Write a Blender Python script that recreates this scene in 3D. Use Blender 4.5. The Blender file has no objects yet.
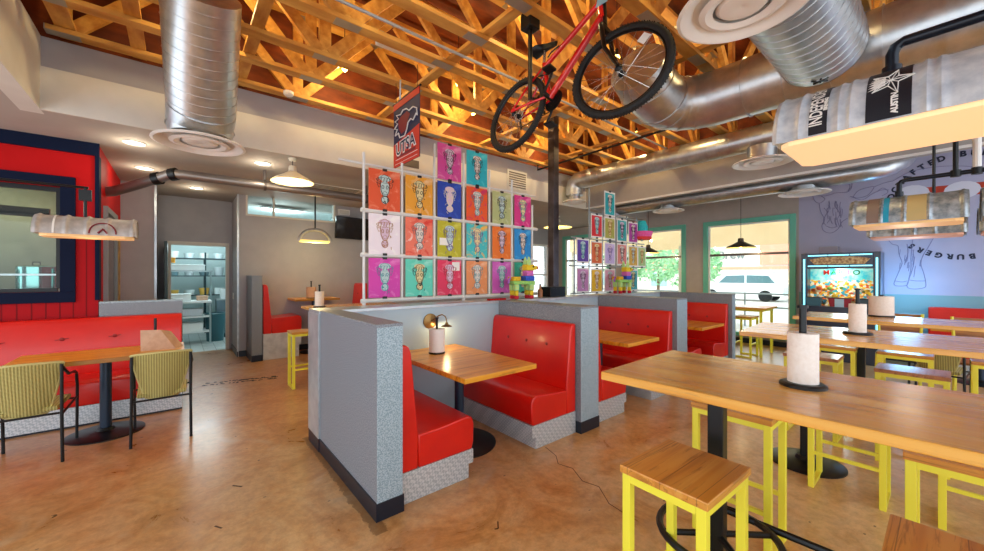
import bpy, math, random
from mathutils import Vector, Matrix
R = random.Random(7)
C = bpy.context.scene.collection
PI = math.pi
# ------------------------------------------------------------------ camera model
F = 378.0; A = math.atan(314 / F); CAMH = 1.5
FW = (math.sin(A), math.cos(A)); RT = (math.cos(A), -math.sin(A))
cam = bpy.data.cameras.new('camera'); co = bpy.data.objects.new('camera', cam); C.objects.link(co)
cam.sensor_width = 36; cam.lens = 36 * F / 984; cam.clip_start = .05; cam.clip_end = 300
co.location = (0, 0, CAMH); co.rotation_euler = (PI / 2, 0, -A)
bpy.context.scene.camera = co

# ------------------------------------------------------------------ materials
def lin(h):
    if isinstance(h, (tuple, list)): return tuple(h)[:3]
    h = h.lstrip('#'); v = [int(h[i:i + 2], 16) / 255 for i in (0, 2, 4)]
    return tuple(x / 12.92 if x < .04045 else ((x + .055) / 1.055) ** 2.4 for x in v)
def c4(h): return lin(h) + (1,)
MC = {}
def mat(name, col, rough=.5, metal=0, emit=None, es=0, alpha=1, coat=0, trans=0, spec=None):
    if name in MC: return MC[name]
    m = bpy.data.materials.new(name); m.use_nodes = True; MC[name] = m
    b = m.node_tree.nodes['Principled BSDF']
    b.inputs['Base Color'].default_value = c4(col); b.inputs['Roughness'].default_value = rough
    b.inputs['Metallic'].default_value = metal
    if coat: b.inputs['Coat Weight'].default_value = coat; b.inputs['Coat Roughness'].default_value = .12
    if emit is not None:
        b.inputs['Emission Color'].default_value = c4(emit); b.inputs['Emission Strength'].default_value = es
    if spec is not None: b.inputs['Specular IOR Level'].default_value = spec
    if trans: b.inputs['Transmission Weight'].default_value = trans
    if alpha < 1: b.inputs['Alpha'].default_value = alpha
    return m
def N(m, t, **k):
    n = m.node_tree.nodes.new(t)
    for a, v in k.items(): setattr(n, a, v)
    return n
def L(m, a, b): m.node_tree.links.new(a, b)
def bsdf(m): return m.node_tree.nodes['Principled BSDF']
def coords(m, scale=(1, 1, 1), kind='Object', rot=(0, 0, 0)):
    tc = N(m, 'ShaderNodeTexCoord'); mp = N(m, 'ShaderNodeMapping')
    mp.inputs['Scale'].default_value = scale; mp.inputs['Rotation'].default_value = rot
    L(m, tc.outputs[kind], mp.inputs[0]); return mp.outputs[0]
def noise(m, vec, scale, detail=4, rough=.55, dist=0):
    n = N(m, 'ShaderNodeTexNoise'); n.inputs['Scale'].default_value = scale; n.inputs['Detail'].default_value = detail
    n.inputs['Roughness'].default_value = rough; n.inputs['Distortion'].default_value = dist
    L(m, vec, n.inputs['Vector']); return n.outputs['Fac']
def ramp(m, fac, stops, interp='LINEAR'):
    r = N(m, 'ShaderNodeValToRGB'); e = r.color_ramp.elements; r.color_ramp.interpolation = interp
    while len(e) < len(stops): e.new(.5)
    for i, (p, c) in enumerate(stops): e[i].position = p; e[i].color = c4(c)
    L(m, fac, r.inputs[0]); return r.outputs[0]
def mix(m, fac, a, b, mode='MIX'):
    x = N(m, 'ShaderNodeMix', data_type='RGBA', blend_type=mode)
    for s, v in ((0, fac), (6, a), (7, b)):
        if hasattr(v, 'links'): L(m, v, x.inputs[s])
        elif s == 0: x.inputs[0].default_value = v
        else: x.inputs[s].default_value = c4(v)
    return x.outputs[2]
def bump(m, h, strength=.3, dist=.01):
    b = N(m, 'ShaderNodeBump'); b.inputs['Strength'].default_value = strength; b.inputs['Distance'].default_value = dist
    L(m, h, b.inputs['Height']); L(m, b.outputs[0], bsdf(m).inputs['Normal'])
def math_(m, op, a, b=None):
    x = N(m, 'ShaderNodeMath', operation=op)
    for i, v in enumerate((a, b)):
        if v is None: continue
        if hasattr(v, 'links'): L(m, v, x.inputs[i])
        else: x.inputs[i].default_value = v
    return x.outputs[0]
def setc(m, o): L(m, o, bsdf(m).inputs['Base Color'])
def setr(m, o): L(m, o, bsdf(m).inputs['Roughness'])
def maprange(m, f, a, b):
    x = N(m, 'ShaderNodeMapRange'); x.inputs['To Min'].default_value = a; x.inputs['To Max'].default_value = b
    L(m, f, x.inputs[0]); return x.outputs[0]

def m_wood(name, a, b, c, axis='Y', rough=.3, board=.09, coat=.3, grain=1.0):
    if name in MC: return MC[name]
    m = mat(name, a, rough, coat=coat)
    s = {'Y': (1, .06, 1), 'X': (.06, 1, 1), 'Z': (1, 1, .06)}[axis]
    v = coords(m, s)
    n = noise(m, v, 38 * grain, 6, .65, .6)
    n2 = noise(m, v, 7, 3, .5, 1.5)
    col = ramp(m, n2, [(.25, c), (.45, a), (.62, b), (.8, a)])
    g = ramp(m, n, [(.38, (0.42, .3, .2)), (.46, (1, 1, 1))])
    col = mix(m, .6, col, g, 'MULTIPLY')
    if board:
        tc = N(m, 'ShaderNodeTexCoord'); sp = N(m, 'ShaderNodeSeparateXYZ'); L(m, tc.outputs['Object'], sp.inputs[0])
        comp = sp.outputs['X' if axis == 'Y' else 'Y']
        d = math_(m, 'DIVIDE', comp, board); fl = math_(m, 'FLOOR', d)
        wn = N(m, 'ShaderNodeTexWhiteNoise', noise_dimensions='1D'); L(m, fl, wn.inputs['W'])
        tone = ramp(m, wn.outputs['Value'], [(0, (.84, .8, .74)), (1, (1.0, 1.0, 1.0))])
        col = mix(m, .8, col, tone, 'MULTIPLY')
        fr = math_(m, 'FRACT', d); e = math_(m, 'LESS_THAN', fr, .02)
        col = mix(m, math_(m, 'MULTIPLY', e, .55), col, (.08, .03, .01))
    setc(m, col); setr(m, maprange(m, n, rough + .12, rough - .08))
    bump(m, n, .12, .002); return m
def m_noisy(name, a, b, scale=30, rough=.6, detail=4, lo=.35, hi=.65, metal=0, bmp=0, coat=0, stretch=(1, 1, 1)):
    if name in MC: return MC[name]
    m = mat(name, a, rough, metal, coat=coat); n = noise(m, coords(m, stretch), scale, detail)
    setc(m, ramp(m, n, [(lo, a), (hi, b)]))
    if bmp: bump(m, n, bmp, .004)
    return m
M_RED = m_noisy('red_vinyl', '#DE1A0A', '#D01208', 3, .34, coat=.25)
M_LAM = m_noisy('grey_speckled_laminate', '#6C747E', '#949DA8', 130, .45, 2, .4, .6)
M_LAMEDGE = m_noisy('pale_speckled_laminate', '#8098A6', '#B0C4D0', 130, .4, 2, .4, .6)
M_BASE = mat('dark_base_vinyl', '#0E1A2A', .35)
M_SPINE = mat('pale_blue_grey_paint', '#AFCAD8', .45)
M_CAP = m_noisy('brushed_steel_cap', '#C9D2D8', '#B3BDC5', 8, .3, metal=.5)
M_TOP = m_wood('table_wood', '#EFA42C', '#F8BC4A', '#D48A20', 'X', .3, .11, coat=.12)
M_TOPY = m_wood('long_table_wood', '#EDA83A', '#F6BE58', '#D08C28', 'Y', .24, .12, coat=.4)
M_STOOL = m_wood('stool_wood', '#E09A3C', '#ECB054', '#B87630', 'X', .3, .13)
M_STOOLE = m_wood('dark_stool_wood', '#B8784A', '#C88A5A', '#8E5834', 'Y', .35, 0)
M_YEL = mat('yellow_powder_coat', '#F6F04A', .35, coat=.2)
M_BLK = mat('black_metal', '#101418', .35, .3)
M_NAVY = mat('navy_metal', '#1F3348', .35, .3)
M_PLATE = None
def diamond():
    m = mat('diamond_plate_steel', '#C4CBD0', .35, .35)
    v = coords(m, (1, 1, 1), 'Object', (0, 0, 0))
    w = N(m, 'ShaderNodeTexChecker'); w.inputs['Scale'].default_value = 55
    r = N(m, 'ShaderNodeVectorRotate', rotation_type='EULER_XYZ'); r.inputs['Rotation'].default_value = (PI / 4, PI / 4, PI / 4)
    L(m, v, r.inputs['Vector']); L(m, r.outputs[0], w.inputs['Vector'])
    setc(m, mix(m, w.outputs['Fac'], '#B4C0C8', '#D6DDE2')); bump(m, w.outputs['Fac'], .3, .002); return m
M_PLATE = diamond()
M_WHITE = mat('white_paint', '#F0EEEA', .4)
M_PAPER = m_noisy('paper_towel', '#EDE6DE', '#F5F0EA', 60, .9, bmp=.2)
M_WALL = m_noisy('greige_paint', '#A8A7AD', '#AEADB2', 5, .75)
M_WALLR = m_noisy('taupe_paint', '#AEA6A0', '#B4ACA6', 5, .75)
M_FAS = m_noisy('light_paint', '#D8D5CC', '#DEDBD2', 4, .7)
M_CEIL = m_noisy('ceiling_paint', '#B0A79E', '#B5ACA3', 4, .8)
M_TEAL = mat('teal_trim_paint', '#6CC4AE', .4)
def m_duct(name='spiral_duct_steel'):
    m = mat(name, '#C6C9CC', .33, .9)
    n = noise(m, coords(m, (6, 6, 6)), 2, 4); setc(m, ramp(m, n, [(.3, '#B8BDC2'), (.7, '#D0D2D4')])); setr(m, maprange(m, n, .28, .38)); return m
M_DUCT = m_duct(); M_DARKPIPE = mat('dark_pipe_steel', '#6A6260', .35, .7)
M_GALV = m_noisy('galvanised_barrel', '#B8C2CE', '#DCE2E8', 12, .4, metal=.25, detail=6)
M_GALV2 = m_noisy('weathered_barrel', '#7E8C96', '#C5CFD6', 16, .4, metal=.5, detail=8)
M_PINE = m_noisy('pine_lumber', '#E6B158', '#C88A3A', 9, .6, detail=6, stretch=(.3, 1, 1))
M_PINEY = m_noisy('pine_lumber_cross', '#E6B158', '#BE7C30', 9, .6, detail=6, stretch=(1, .3, 1))
M_PLY = m_noisy('orange_plywood', '#8E4212', '#5E260A', 7, .7, detail=6, stretch=(.4, 1, 1))
M_GANG = mat('truss_plate_steel', '#B4AA98', .4, .6)

# ------------------------------------------------------------------ mesh builder
def rotz(a): return Matrix.Rotation(a, 4, 'Z')
class MB:
    def __init__(s): s.v = []; s.f = []; s.mi = []
    def add(s, vs, fs, mi=0):
        o = len(s.v); s.v += [tuple(v) for v in vs]; s.f += [tuple(i + o for i in f) for f in fs]; s.mi += [mi] * len(fs); return s
    def box(s, x0, x1, y0, y1, z0, z1, mi=0):
        v = [(x, y, z) for z in (z0, z1) for y in (y0, y1) for x in (x0, x1)]
        return s.add(v, [(0, 2, 3, 1), (4, 5, 7, 6), (0, 1, 5, 4), (2, 6, 7, 3), (0, 4, 6, 2), (1, 3, 7, 5)], mi)
    def beam(s, p, q, w, h, up=(0, 0, 1), mi=0):
        p, q = Vector(p), Vector(q); d = (q - p).normalized(); u = Vector(up)
        if abs(d.dot(u)) > .98: u = Vector((0, 1, 0))
        r = d.cross(u).normalized(); u = r.cross(d).normalized()
        v = [b + r * (a * w / 2) + u * (c * h / 2) for b in (p, q) for a, c in ((-1, -1), (1, -1), (1, 1), (-1, 1))]
        return s.add(v, [(0, 1, 2, 3), (7, 6, 5, 4), (0, 4, 5, 1), (1, 5, 6, 2), (2, 6, 7, 3), (3, 7, 4, 0)], mi)
    def prism(s, poly, z0, z1, M=None, mi=0):
        n = len(poly); v = [Vector((x, y, z)) for z in (z0, z1) for x, y in poly]
        if M is not None: v = [M @ a for a in v]
        return s.add(v, [tuple(range(n))[::-1], tuple(range(n, 2 * n))] + [(i, (i + 1) % n, n + (i + 1) % n, n + i) for i in range(n)], mi)
    def tube(s, pts, r, seg=10, cap=True, mi=0, closed=False):
        pts = [Vector(p) for p in pts]; n = len(pts); rr = r if isinstance(r, (list, tuple)) else [r] * n
        t = []
        for i in range(n):
            if closed: d = pts[(i + 1) % n] - pts[i - 1]
            else: d = pts[min(i + 1, n - 1)] - pts[max(i - 1, 0)]
            t.append(d.normalized())
        u = t[0].orthogonal().normalized(); vs = []
        for i in range(n):
            u = (u - t[i] * u.dot(t[i])).normalized(); w = t[i].cross(u)
            vs += [pts[i] + (u * math.cos(2 * PI * k / seg) + w * math.sin(2 * PI * k / seg)) * rr[i] for k in range(seg)]
        fs = []
        for i in range(n if closed else n - 1):
            j = (i + 1) % n
            fs += [(i * seg + k, i * seg + (k + 1) % seg, j * seg + (k + 1) % seg, j * seg + k) for k in range(seg)]
        if cap and not closed: fs += [tuple(range(seg))[::-1], tuple((n - 1) * seg + k for k in range(seg))]
        return s.add(vs, fs, mi)
    def lathe(s, prof, c=(0, 0, 0), seg=24, M=None, mi=0, ang=2 * PI, a0=0):
        full = abs(ang - 2 * PI) < 1e-6; k_ = seg if full else seg + 1; vs = []
        for r, z in prof:
            for k in range(k_):
                a = a0 + ang * k / seg; p = Vector((r * math.cos(a), r * math.sin(a), z))
                if M is not None: p = M @ p
                vs.append(p + Vector(c))
        fs = []
        for i in range(len(prof) - 1):
            for k in range(seg):
                k2 = (k + 1) % k_
                fs.append((i * k_ + k, i * k_ + k2, (i + 1) * k_ + k2, (i + 1) * k_ + k))
        return s.add(vs, fs, mi)
    def sphere(s, c, r, seg=12, rings=8, sc=(1, 1, 1), mi=0):
        M = Matrix.Diagonal((sc[0], sc[1], sc[2], 1))
        return s.lathe([(max(1e-4, r * math.sin(PI * i / rings)), -r * math.cos(PI * i / rings)) for i in range(rings + 1)], c, seg, M, mi)
    def quad(s, a, b, c, d, mi=0): return s.add([a, b, c, d], [(0, 1, 2, 3)], mi)
    def mesh(s, name):
        me = bpy.data.meshes.new(name); me.from_pydata(s.v, [], s.f)
        for i, m in enumerate(s.mi): me.polygons[i].material_index = m
        return me
    def build(s, name, m, parent=None, smooth=30, bevel=0, seg=2, loc=None, rot=None):
        me = s.mesh(name)
        for x in (m if isinstance(m, (list, tuple)) else [m]): me.materials.append(x)
        if smooth:
            me.polygons.foreach_set('use_smooth', [True] * len(me.polygons)); me.set_sharp_from_angle(angle=math.radians(smooth))
        o = bpy.data.objects.new(name, me); C.objects.link(o)
        if parent is not None: o.parent = parent
        if bevel:
            b = o.modifiers.new('bevel', 'BEVEL'); b.width = bevel; b.segments = seg; b.limit_method = 'ANGLE'; b.angle_limit = math.radians(40)
        if loc is not None: o.location = loc
        if rot is not None: o.rotation_euler = rot
        return o
def tag(o, label=None, cat=None, group=None, kind=None):
    if label: o['label'] = label
    if cat: o['category'] = cat
    if group: o['group'] = group
    if kind: o['kind'] = kind
    return o
def thing(name, label, cat, loc=(0, 0, 0), rz=0, group=None):
    o = bpy.data.objects.new(name, None); C.objects.link(o); o.location = loc; o.rotation_euler = (0, 0, rz); o.empty_display_size = .1
    return tag(o, label, cat, group)
KIDS = {}
def children(o): return [x for x in C.objects if x.parent is o]
def dup(o, loc, rz=0, label=None, group=None):
    r = o.copy(); C.objects.link(r); r.location = loc; r.rotation_euler = (0, 0, rz)
    if label: r['label'] = label
    if group: r['group'] = group
    for ch in children(o):
        c = ch.copy(); C.objects.link(c); c.parent = r
        for g in children(ch):
            d = g.copy(); C.objects.link(d); d.parent = c
    return r
def struct(mb, name, m, **k):
    o = mb.build(name, m, **k); o['kind'] = 'structure'; return o
def B(x0, x1, y0, y1, z0, z1): return MB().box(x0, x1, y0, y1, z0, z1)
def text_mesh(txt, size=1, bold=.0, ext=0):
    cu = bpy.data.curves.new('t', 'FONT'); cu.body = txt; cu.size = size; cu.align_x = 'CENTER'; cu.align_y = 'CENTER'; cu.offset = bold; cu.extrude = ext
    cu.resolution_u = 4
    ob = bpy.data.objects.new('t', cu); me = bpy.data.meshes.new_from_object(ob)
    v = [x.co.copy() for x in me.vertices]; f = [tuple(p.vertices) for p in me.polygons]
    bpy.data.objects.remove(ob)
    if v:
        cy_ = (max(a.y for a in v) + min(a.y for a in v)) / 2; cx_ = (max(a.x for a in v) + min(a.x for a in v)) / 2
        for a in v: a.x -= cx_; a.y -= cy_
    return v, f
def put_text(mb, txt, size, origin, right, up, bold=.0, mi=0, wfac=1, fn=None):
    v, f = text_mesh(txt, size, bold); o, r, u = Vector(origin), Vector(right), Vector(up)
    pts = [fn(a.x * wfac, a.y) if fn else o + r * (a.x * wfac) + u * a.y for a in v]
    mb.add(pts, f, mi)
def bulb_light(name, loc, power, color, r=.05):
    l = bpy.data.lights.new(name, 'POINT'); l.energy = power; l.color = color; l.shadow_soft_size = r
    o = bpy.data.objects.new(name, l); C.objects.link(o); o.location = loc; return o

# ================================================================== SETTING
def m_floor():
    m = mat('stained_concrete', '#A8743F', .3, coat=.12)
    v = coords(m, (1, 1, 1), 'Object')
    n1 = noise(m, v, .5, 5, .6, .8); n2 = noise(m, v, 1.9, 8, .7, 1.0); n3 = noise(m, v, 16, 6, .75)
    col = ramp(m, n1, [(.3, '#BE853C'), (.45, '#C99A58'), (.58, '#C0A074'), (.72, '#D0B890')])
    col = mix(m, .6, col, ramp(m, n2, [(.3, '#8E5E34'), (.43, '#BE9468'), (.56, '#D2B896'), (.7, '#C0A488')]), 'MIX')
    col = mix(m, .55, col, ramp(m, n3, [(.3, (.5, .45, .4)), (.6, (1.05, 1.02, 1))]), 'MULTIPLY')
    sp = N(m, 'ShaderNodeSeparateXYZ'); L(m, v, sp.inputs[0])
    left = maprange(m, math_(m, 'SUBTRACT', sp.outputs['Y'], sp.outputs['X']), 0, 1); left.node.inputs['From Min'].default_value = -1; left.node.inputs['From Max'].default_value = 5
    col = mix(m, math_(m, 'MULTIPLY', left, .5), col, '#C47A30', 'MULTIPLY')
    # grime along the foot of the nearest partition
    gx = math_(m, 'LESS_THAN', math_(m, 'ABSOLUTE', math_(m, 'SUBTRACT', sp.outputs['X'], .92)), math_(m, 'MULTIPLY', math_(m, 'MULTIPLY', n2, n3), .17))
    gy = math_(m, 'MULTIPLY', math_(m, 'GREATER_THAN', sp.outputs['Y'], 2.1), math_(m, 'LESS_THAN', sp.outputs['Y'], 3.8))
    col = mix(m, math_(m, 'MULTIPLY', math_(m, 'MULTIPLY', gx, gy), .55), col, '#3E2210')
    n4 = noise(m, v, 1.1, 4, .5, 2.5); col = mix(m, ramp(m, n4, [(.58, (0, 0, 0)), (.75, (.6, .6, .6))]), col, '#B4A596')
    vo = N(m, 'ShaderNodeTexVoronoi'); vo.inputs['Scale'].default_value = 2.6; L(m, v, vo.inputs['Vector'])
    n5 = noise(m, v, 26, 2); chip = math_(m, 'MULTIPLY', math_(m, 'LESS_THAN', vo.outputs['Distance'], .055), math_(m, 'GREATER_THAN', n5, .52))
    col = mix(m, math_(m, 'MULTIPLY', chip, .8), col, '#2A170C')
    vo2 = N(m, 'ShaderNodeTexVoronoi'); vo2.inputs['Scale'].default_value = 5.5; L(m, coords(m, (1, 1.6, 1)), vo2.inputs['Vector'])
    chip2 = math_(m, 'MULTIPLY', math_(m, 'LESS_THAN', vo2.outputs['Distance'], .06), math_(m, 'GREATER_THAN', n2, .5))
    col = mix(m, math_(m, 'MULTIPLY', chip2, .7), col, '#2A170C')
    col = mix(m, 1, col, (1.2, 1.16, 1.0), 'MULTIPLY')
    setc(m, col); setr(m, maprange(m, n2, .2, .42)); bump(m, n3, .03, .002); return m
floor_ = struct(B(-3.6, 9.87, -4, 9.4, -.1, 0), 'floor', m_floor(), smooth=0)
M_CRACK = mat('crack_brown', '#4A2E18', .7)
for pts, w_ in (([(2.47, 2.24), (2.42, 2.08), (2.33, 1.98), (2.36, 1.86), (2.27, 1.7), (2.3, 1.58), (2.18, 1.42), (2.16, 1.25)], .005), ([(1.15, .95), (1.1, .93), (1.06, .95)], .006), ([(.9, 1.5), (.87, 1.46)], .009), ([(1.5, 1.75), (1.46, 1.7), (1.44, 1.71)], .008), ([(1.25, 1.42), (1.22, 1.38)], .01), ([(.35, 3.2), (.3, 3.26)], .012), ([(.15, 2.3), (.1, 2.36)], .012), ([(.2, 2.75), (.17, 2.8)], .01)):
    cm = MB()
    for p_, q_ in zip(pts, pts[1:]): cm.beam((p_[0], p_[1], .0005), (q_[0], q_[1], .0005), w_, .001)
    cm.build('floor_crack', M_CRACK, floor_, 0)
def m_tile():
    m = mat('kitchen_tile', '#B8BDBB', .35); b = N(m, 'ShaderNodeTexBrick'); b.offset = 0; b.inputs['Scale'].default_value = 1
    b.inputs['Brick Width'].default_value = .2; b.inputs['Row Height'].default_value = .2; b.inputs['Mortar Size'].default_value = .006
    b.inputs['Color1'].default_value = c4('#B4BBBA'); b.inputs['Color2'].default_value = c4('#C6CBC8'); b.inputs['Mortar'].default_value = c4('#7F8583')
    L(m, coords(m), b.inputs['Vector']); setc(m, b.outputs[0]); return m
struct(B(-3.6, 3.2, 9.4, 13.6, -.1, 0), 'floor', m_tile(), smooth=0)
# window wall (x = 9.72) with three openings
WIN = [(1.973, 3.742), (4.15, 5.92), (6.29, 8.06)]
WX = 9.72; wb = .15; wt = 2.77
mb = MB().box(WX, WX + .15, WIN[0][0], 8.5, 0, wb).box(WX, WX + .15, WIN[0][0], 8.5, wt, 3.62)
for a, b in ((WIN[0][1], WIN[1][0]), (WIN[1][1], WIN[2][0]), (WIN[2][1], 8.5)): mb.box(WX, WX + .15, a, b, wb, wt)
struct(mb, 'wall_windows', M_WALLR, smooth=0)
def m_mural():
    m = mat('mural_wall_paint', '#B9B4D2', .7)
    tc = N(m, 'ShaderNodeTexCoord'); sp = N(m, 'ShaderNodeSeparateXYZ'); L(m, tc.outputs['Object'], sp.inputs[0])
    band = math_(m, 'LESS_THAN', sp.outputs['Z'], 1.17)
    n = noise(m, coords(m), 3, 3)
    setc(m, mix(m, band, ramp(m, n, [(.3, '#AEB0CE'), (.7, '#B8B6D2')]), '#7FA6AE')); return m
struct(B(WX, WX + .15, -4, WIN[0][0] - .045, 0, 3.62).box(WX, WX + .15, WIN[0][0] - .045, WIN[0][0], 0, 3.62, 1), 'wall_mural', [m_mural(), M_WALLR], smooth=0)
# windows
def m_glass():
    m = bpy.data.materials.new('window_glass'); m.use_nodes = True; nt = m.node_tree; nt.nodes.remove(nt.nodes['Principled BSDF'])
    t = nt.nodes.new('ShaderNodeBsdfTransparent'); g = nt.nodes.new('ShaderNodeBsdfGlossy'); g.inputs['Roughness'].default_value = .02
    fr = nt.nodes.new('ShaderNodeFresnel'); fr.inputs[0].default_value = 1.35; x = nt.nodes.new('ShaderNodeMixShader')
    t.inputs[0].default_value = (.93, .97, .96, 1)
    L(m, fr.outputs[0], x.inputs[0]); L(m, t.outputs[0], x.inputs[1]); L(m, g.outputs[0], x.inputs[2]); L(m, x.outputs[0], nt.nodes['Material Output'].inputs[0]); return m
M_GLASS = m_glass()
for i, (a, b) in enumerate(WIN):
    o = B(WX - .03, WX + .1, a, a + .1, wb, wt).box(WX - .03, WX + .1, b - .1, b, wb, wt).box(WX - .03, WX + .1, a + .1, b - .1, wt - .1, wt).box(WX - .03, WX + .1, a + .1, b - .1, wb, wb + .08)
    o = struct(o, 'window_%d' % (i + 1), M_TEAL, bevel=.004)
    B(WX + .05, WX + .055, a + .1, b - .1, wb + .08, wt - .1).build('pane', M_GLASS, o, 0)
    B(WX + .03, WX + .08, a + .1, b - .1, 1.95, 2.0).build('mullion', M_DARKPIPE, o, 0)
    B(WX + .015, WX + .07, a + .1, a + .13, wb + .08, wt - .1).box(WX + .015, WX + .07, b - .13, b - .1, wb + .08, wt - .1).box(WX + .015, WX + .07, a + .13, b - .13, wt - .13, wt - .1).build('inner_frame', M_WHITE, o, 0)
# back wall (y = 8.34)
BY = 8.34; CZ = 3.0
mb = MB().box(.85, .97, BY, BY + .15, 0, CZ).box(.97, 2.58, BY, BY + .15, 0, 2.62).box(2.58, 8.55, BY, BY + .15, 0, CZ)
mb.box(8.55, 9.3, BY, BY + .15, 2.5, CZ).box(9.3, 9.72, BY, BY + .15, 0, CZ).box(8.55, 9.3, BY, BY + .15, 0, .25)
struct(mb, 'wall_back', M_WALL, smooth=0)
o = struct(B(8.55, 8.61, BY - .02, BY + .1, .25, 2.5).box(9.24, 9.3, BY - .02, BY + .1, .25, 2.5).box(8.61, 9.24, BY - .02, BY + .1, 2.44, 2.5).box(8.61, 9.24, BY - .02, BY + .1, .25, .31).box(8.61, 9.24, BY - .01, BY + .08, 1.5, 1.55), 'window_4', M_WHITE, smooth=0)
B(8.61, 9.24, BY + .05, BY + .055, .31, 2.44).build('pane', M_GLASS, o, 0)
o = struct(B(.97, 1.0, BY - .01, BY + .12, 2.62, CZ).box(2.55, 2.58, BY - .01, BY + .12, 2.62, CZ).box(1.0, 2.55, BY - .01, BY + .12, 2.62, 2.65).box(1.42, 1.45, BY + .02, BY + .1, 2.65, CZ), 'window_5', M_FAS, smooth=0)
B(1.0, 2.55, BY + .05, BY + .055, 2.65, CZ).build('pane', M_GLASS, o, 0)
struct(B(-.7, -.29, BY, BY + .12, 0, CZ), 'wall_passage', M_WALL, smooth=0)
struct(B(-.41, -.29, BY + .12, 9.34, 0, CZ), 'wall_recess_side', M_WALL, smooth=0)
struct(B(.85, .97, BY + .15, 9.34, 0, CZ), 'wall_recess_end', M_WALL, smooth=0)
struct(MB().box(-.41, -.13, 9.34, 9.46, 0, CZ).box(.78, .97, 9.34, 9.46, 0, CZ).box(-.13, .78, 9.34, 9.46, 2.12, CZ), 'wall_recess', M_WALL, smooth=0)
struct(B(-.3, -.27, BY - .012, BY + .02, .1, CZ), 'trim_1', M_CAP, smooth=0)
struct(B(.835, .865, BY - .012, BY + .02, .1, CZ), 'trim_2', M_CAP, smooth=0)
struct(B(.86, 9.7, BY - .015, BY, 0, .11), 'baseboard_back', M_BASE, smooth=0)
struct(B(.835, .85, BY, 9.34, 0, .11), 'baseboard_recess', M_BASE, smooth=0)
struct(B(-.7, -.29, BY - .015, BY, 0, .11), 'baseboard_passage', M_BASE, smooth=0)
struct(B(WX - .015, WX, -4, 8.3, 0, .11), 'baseboard_windows', M_BASE, smooth=0)
d = struct(B(-.15, -.1, 9.3, 9.36, 0, 2.15).box(.74, .8, 9.3, 9.36, 0, 2.15).box(-.1, .74, 9.3, 9.36, 2.08, 2.15), 'door_1', M_FAS, smooth=0)
lf = B(-.18, -.14, 8.52, 9.3, .02, 2.09).build('door_leaf', mat('teal_black_door', '#1D3A40', .4), d, bevel=.004)
B(-.139, -.136, 8.66, 9.1, 1.1, 1.9).build('door_window', mat('door_glass', '#9FC6CC', .1, emit='#9FC6CC', es=.0), d, 0)
# ceilings
struct(MB().box(-3.6, -1.1, -4, 5.36, CZ, CZ + .1).box(-3.6, -.956, 5.36, 9.4, CZ, CZ + .1).box(-.956, WX, 5.22, 9.4, CZ, CZ + .1), 'ceiling', M_CEIL, smooth=0)
struct(B(7.1, WX, -4, 5.22, 3.6, 3.7), 'ceiling', M_CEIL, smooth=0)
struct(B(-1.1, 7.25, -4, 5.4, 4.85, 4.9), 'ceiling', M_PLY, smooth=0)
FZ = 3.67
struct(B(-.956, 7.1, 5.24, 5.36, CZ + .1, FZ).box(-.956, 7.1, 5.215, 5.24, CZ - .002, 3.39, 1), 'wall_fascia_back', [M_WALL, M_FAS], smooth=0)  # greyer band above the ledge: shade on the upper fascia put into its colour
struct(B(-1.1, -.956, -4, 5.36, CZ - .002, FZ), 'wall_fascia_kiosk', M_FAS, smooth=0)
struct(B(7.1, 7.22, -4, 5.36, CZ, FZ), 'wall_fascia_window', M_WALLR, smooth=0)
struct(B(7.085, 7.1, -4, 5.2, CZ - .004, CZ + .03), 'trim_3', M_WHITE, smooth=0)
struct(B(7.22, WX, 5.18, 5.219, CZ - .003, 3.6), 'wall_bulkhead', M_WALLR, smooth=0)
struct(B(-1.1, 7.25, 5.36, 5.4, FZ, 4.85).box(-1.12, -1.1, -4, 5.4, FZ, 4.85).box(7.22, 7.25, -4, 5.36, FZ, 4.85), 'wall_attic', M_PLY, smooth=0)

# ------------------------------------------------------------------ roof trusses
def truss_proto():
    t = thing('roof_truss', 'pine roof truss with steel joint plates in the even row under the plywood deck', 'roof truss', (0, 0, 0), 0, 'row of timber roof trusses')
    zb, ztp = 3.7, 4.72; x0, x1 = -.9, 7.05
    B(x0, x1, -.06, .06, zb - .02, zb + .02).build('bottom_chord', M_PINE, t, 0)
    B(x0, x1, -.06, .06, ztp - .02, ztp + .02).build('top_chord', M_PINE, t, 0)
    n = 8; dx = (x1 - x0 - .2) / n
    pm = B(-.11, .11, -.05, .05, -.023, .023).mesh('truss_plate'); pm.materials.append(M_GANG)
    vm = B(-.055, .055, -.02, .02, zb + .02, ztp - .02).mesh('web_post'); vm.materials.append(M_PINEY)
    for i in range(n + 1):
        x = x0 + .1 + i * dx
        for z in (zb, ztp):
            p = bpy.data.objects.new('truss_plate', pm); C.objects.link(p); p.parent = t; p.location = (x, 0, z)
        if i % 2 == 0:
            p = bpy.data.objects.new('web_post', vm); C.objects.link(p); p.parent = t; p.location = (x, 0, 0)
        if i < n:
            a, b = (zb + .03, ztp - .03) if i % 2 == 0 else (ztp - .03, zb + .03)
            MB().beam((x + .05, 0, a), (x + dx - .05, 0, b), .045, .11).build('web_diagonal', M_PINEY, t, 0)
    return t
TY = [5.12, 4.52, 4.0, 3.34, 2.78, 2.2, 1.62, 1.04, .46, -.12]
t0 = truss_proto(); t0.location = (0, TY[0], 0)
for y in TY[1:]: dup(t0, (0, y, 0))
t0['label'] = 'pine roof truss lying closest along the top of the pale fascia'; 
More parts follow.
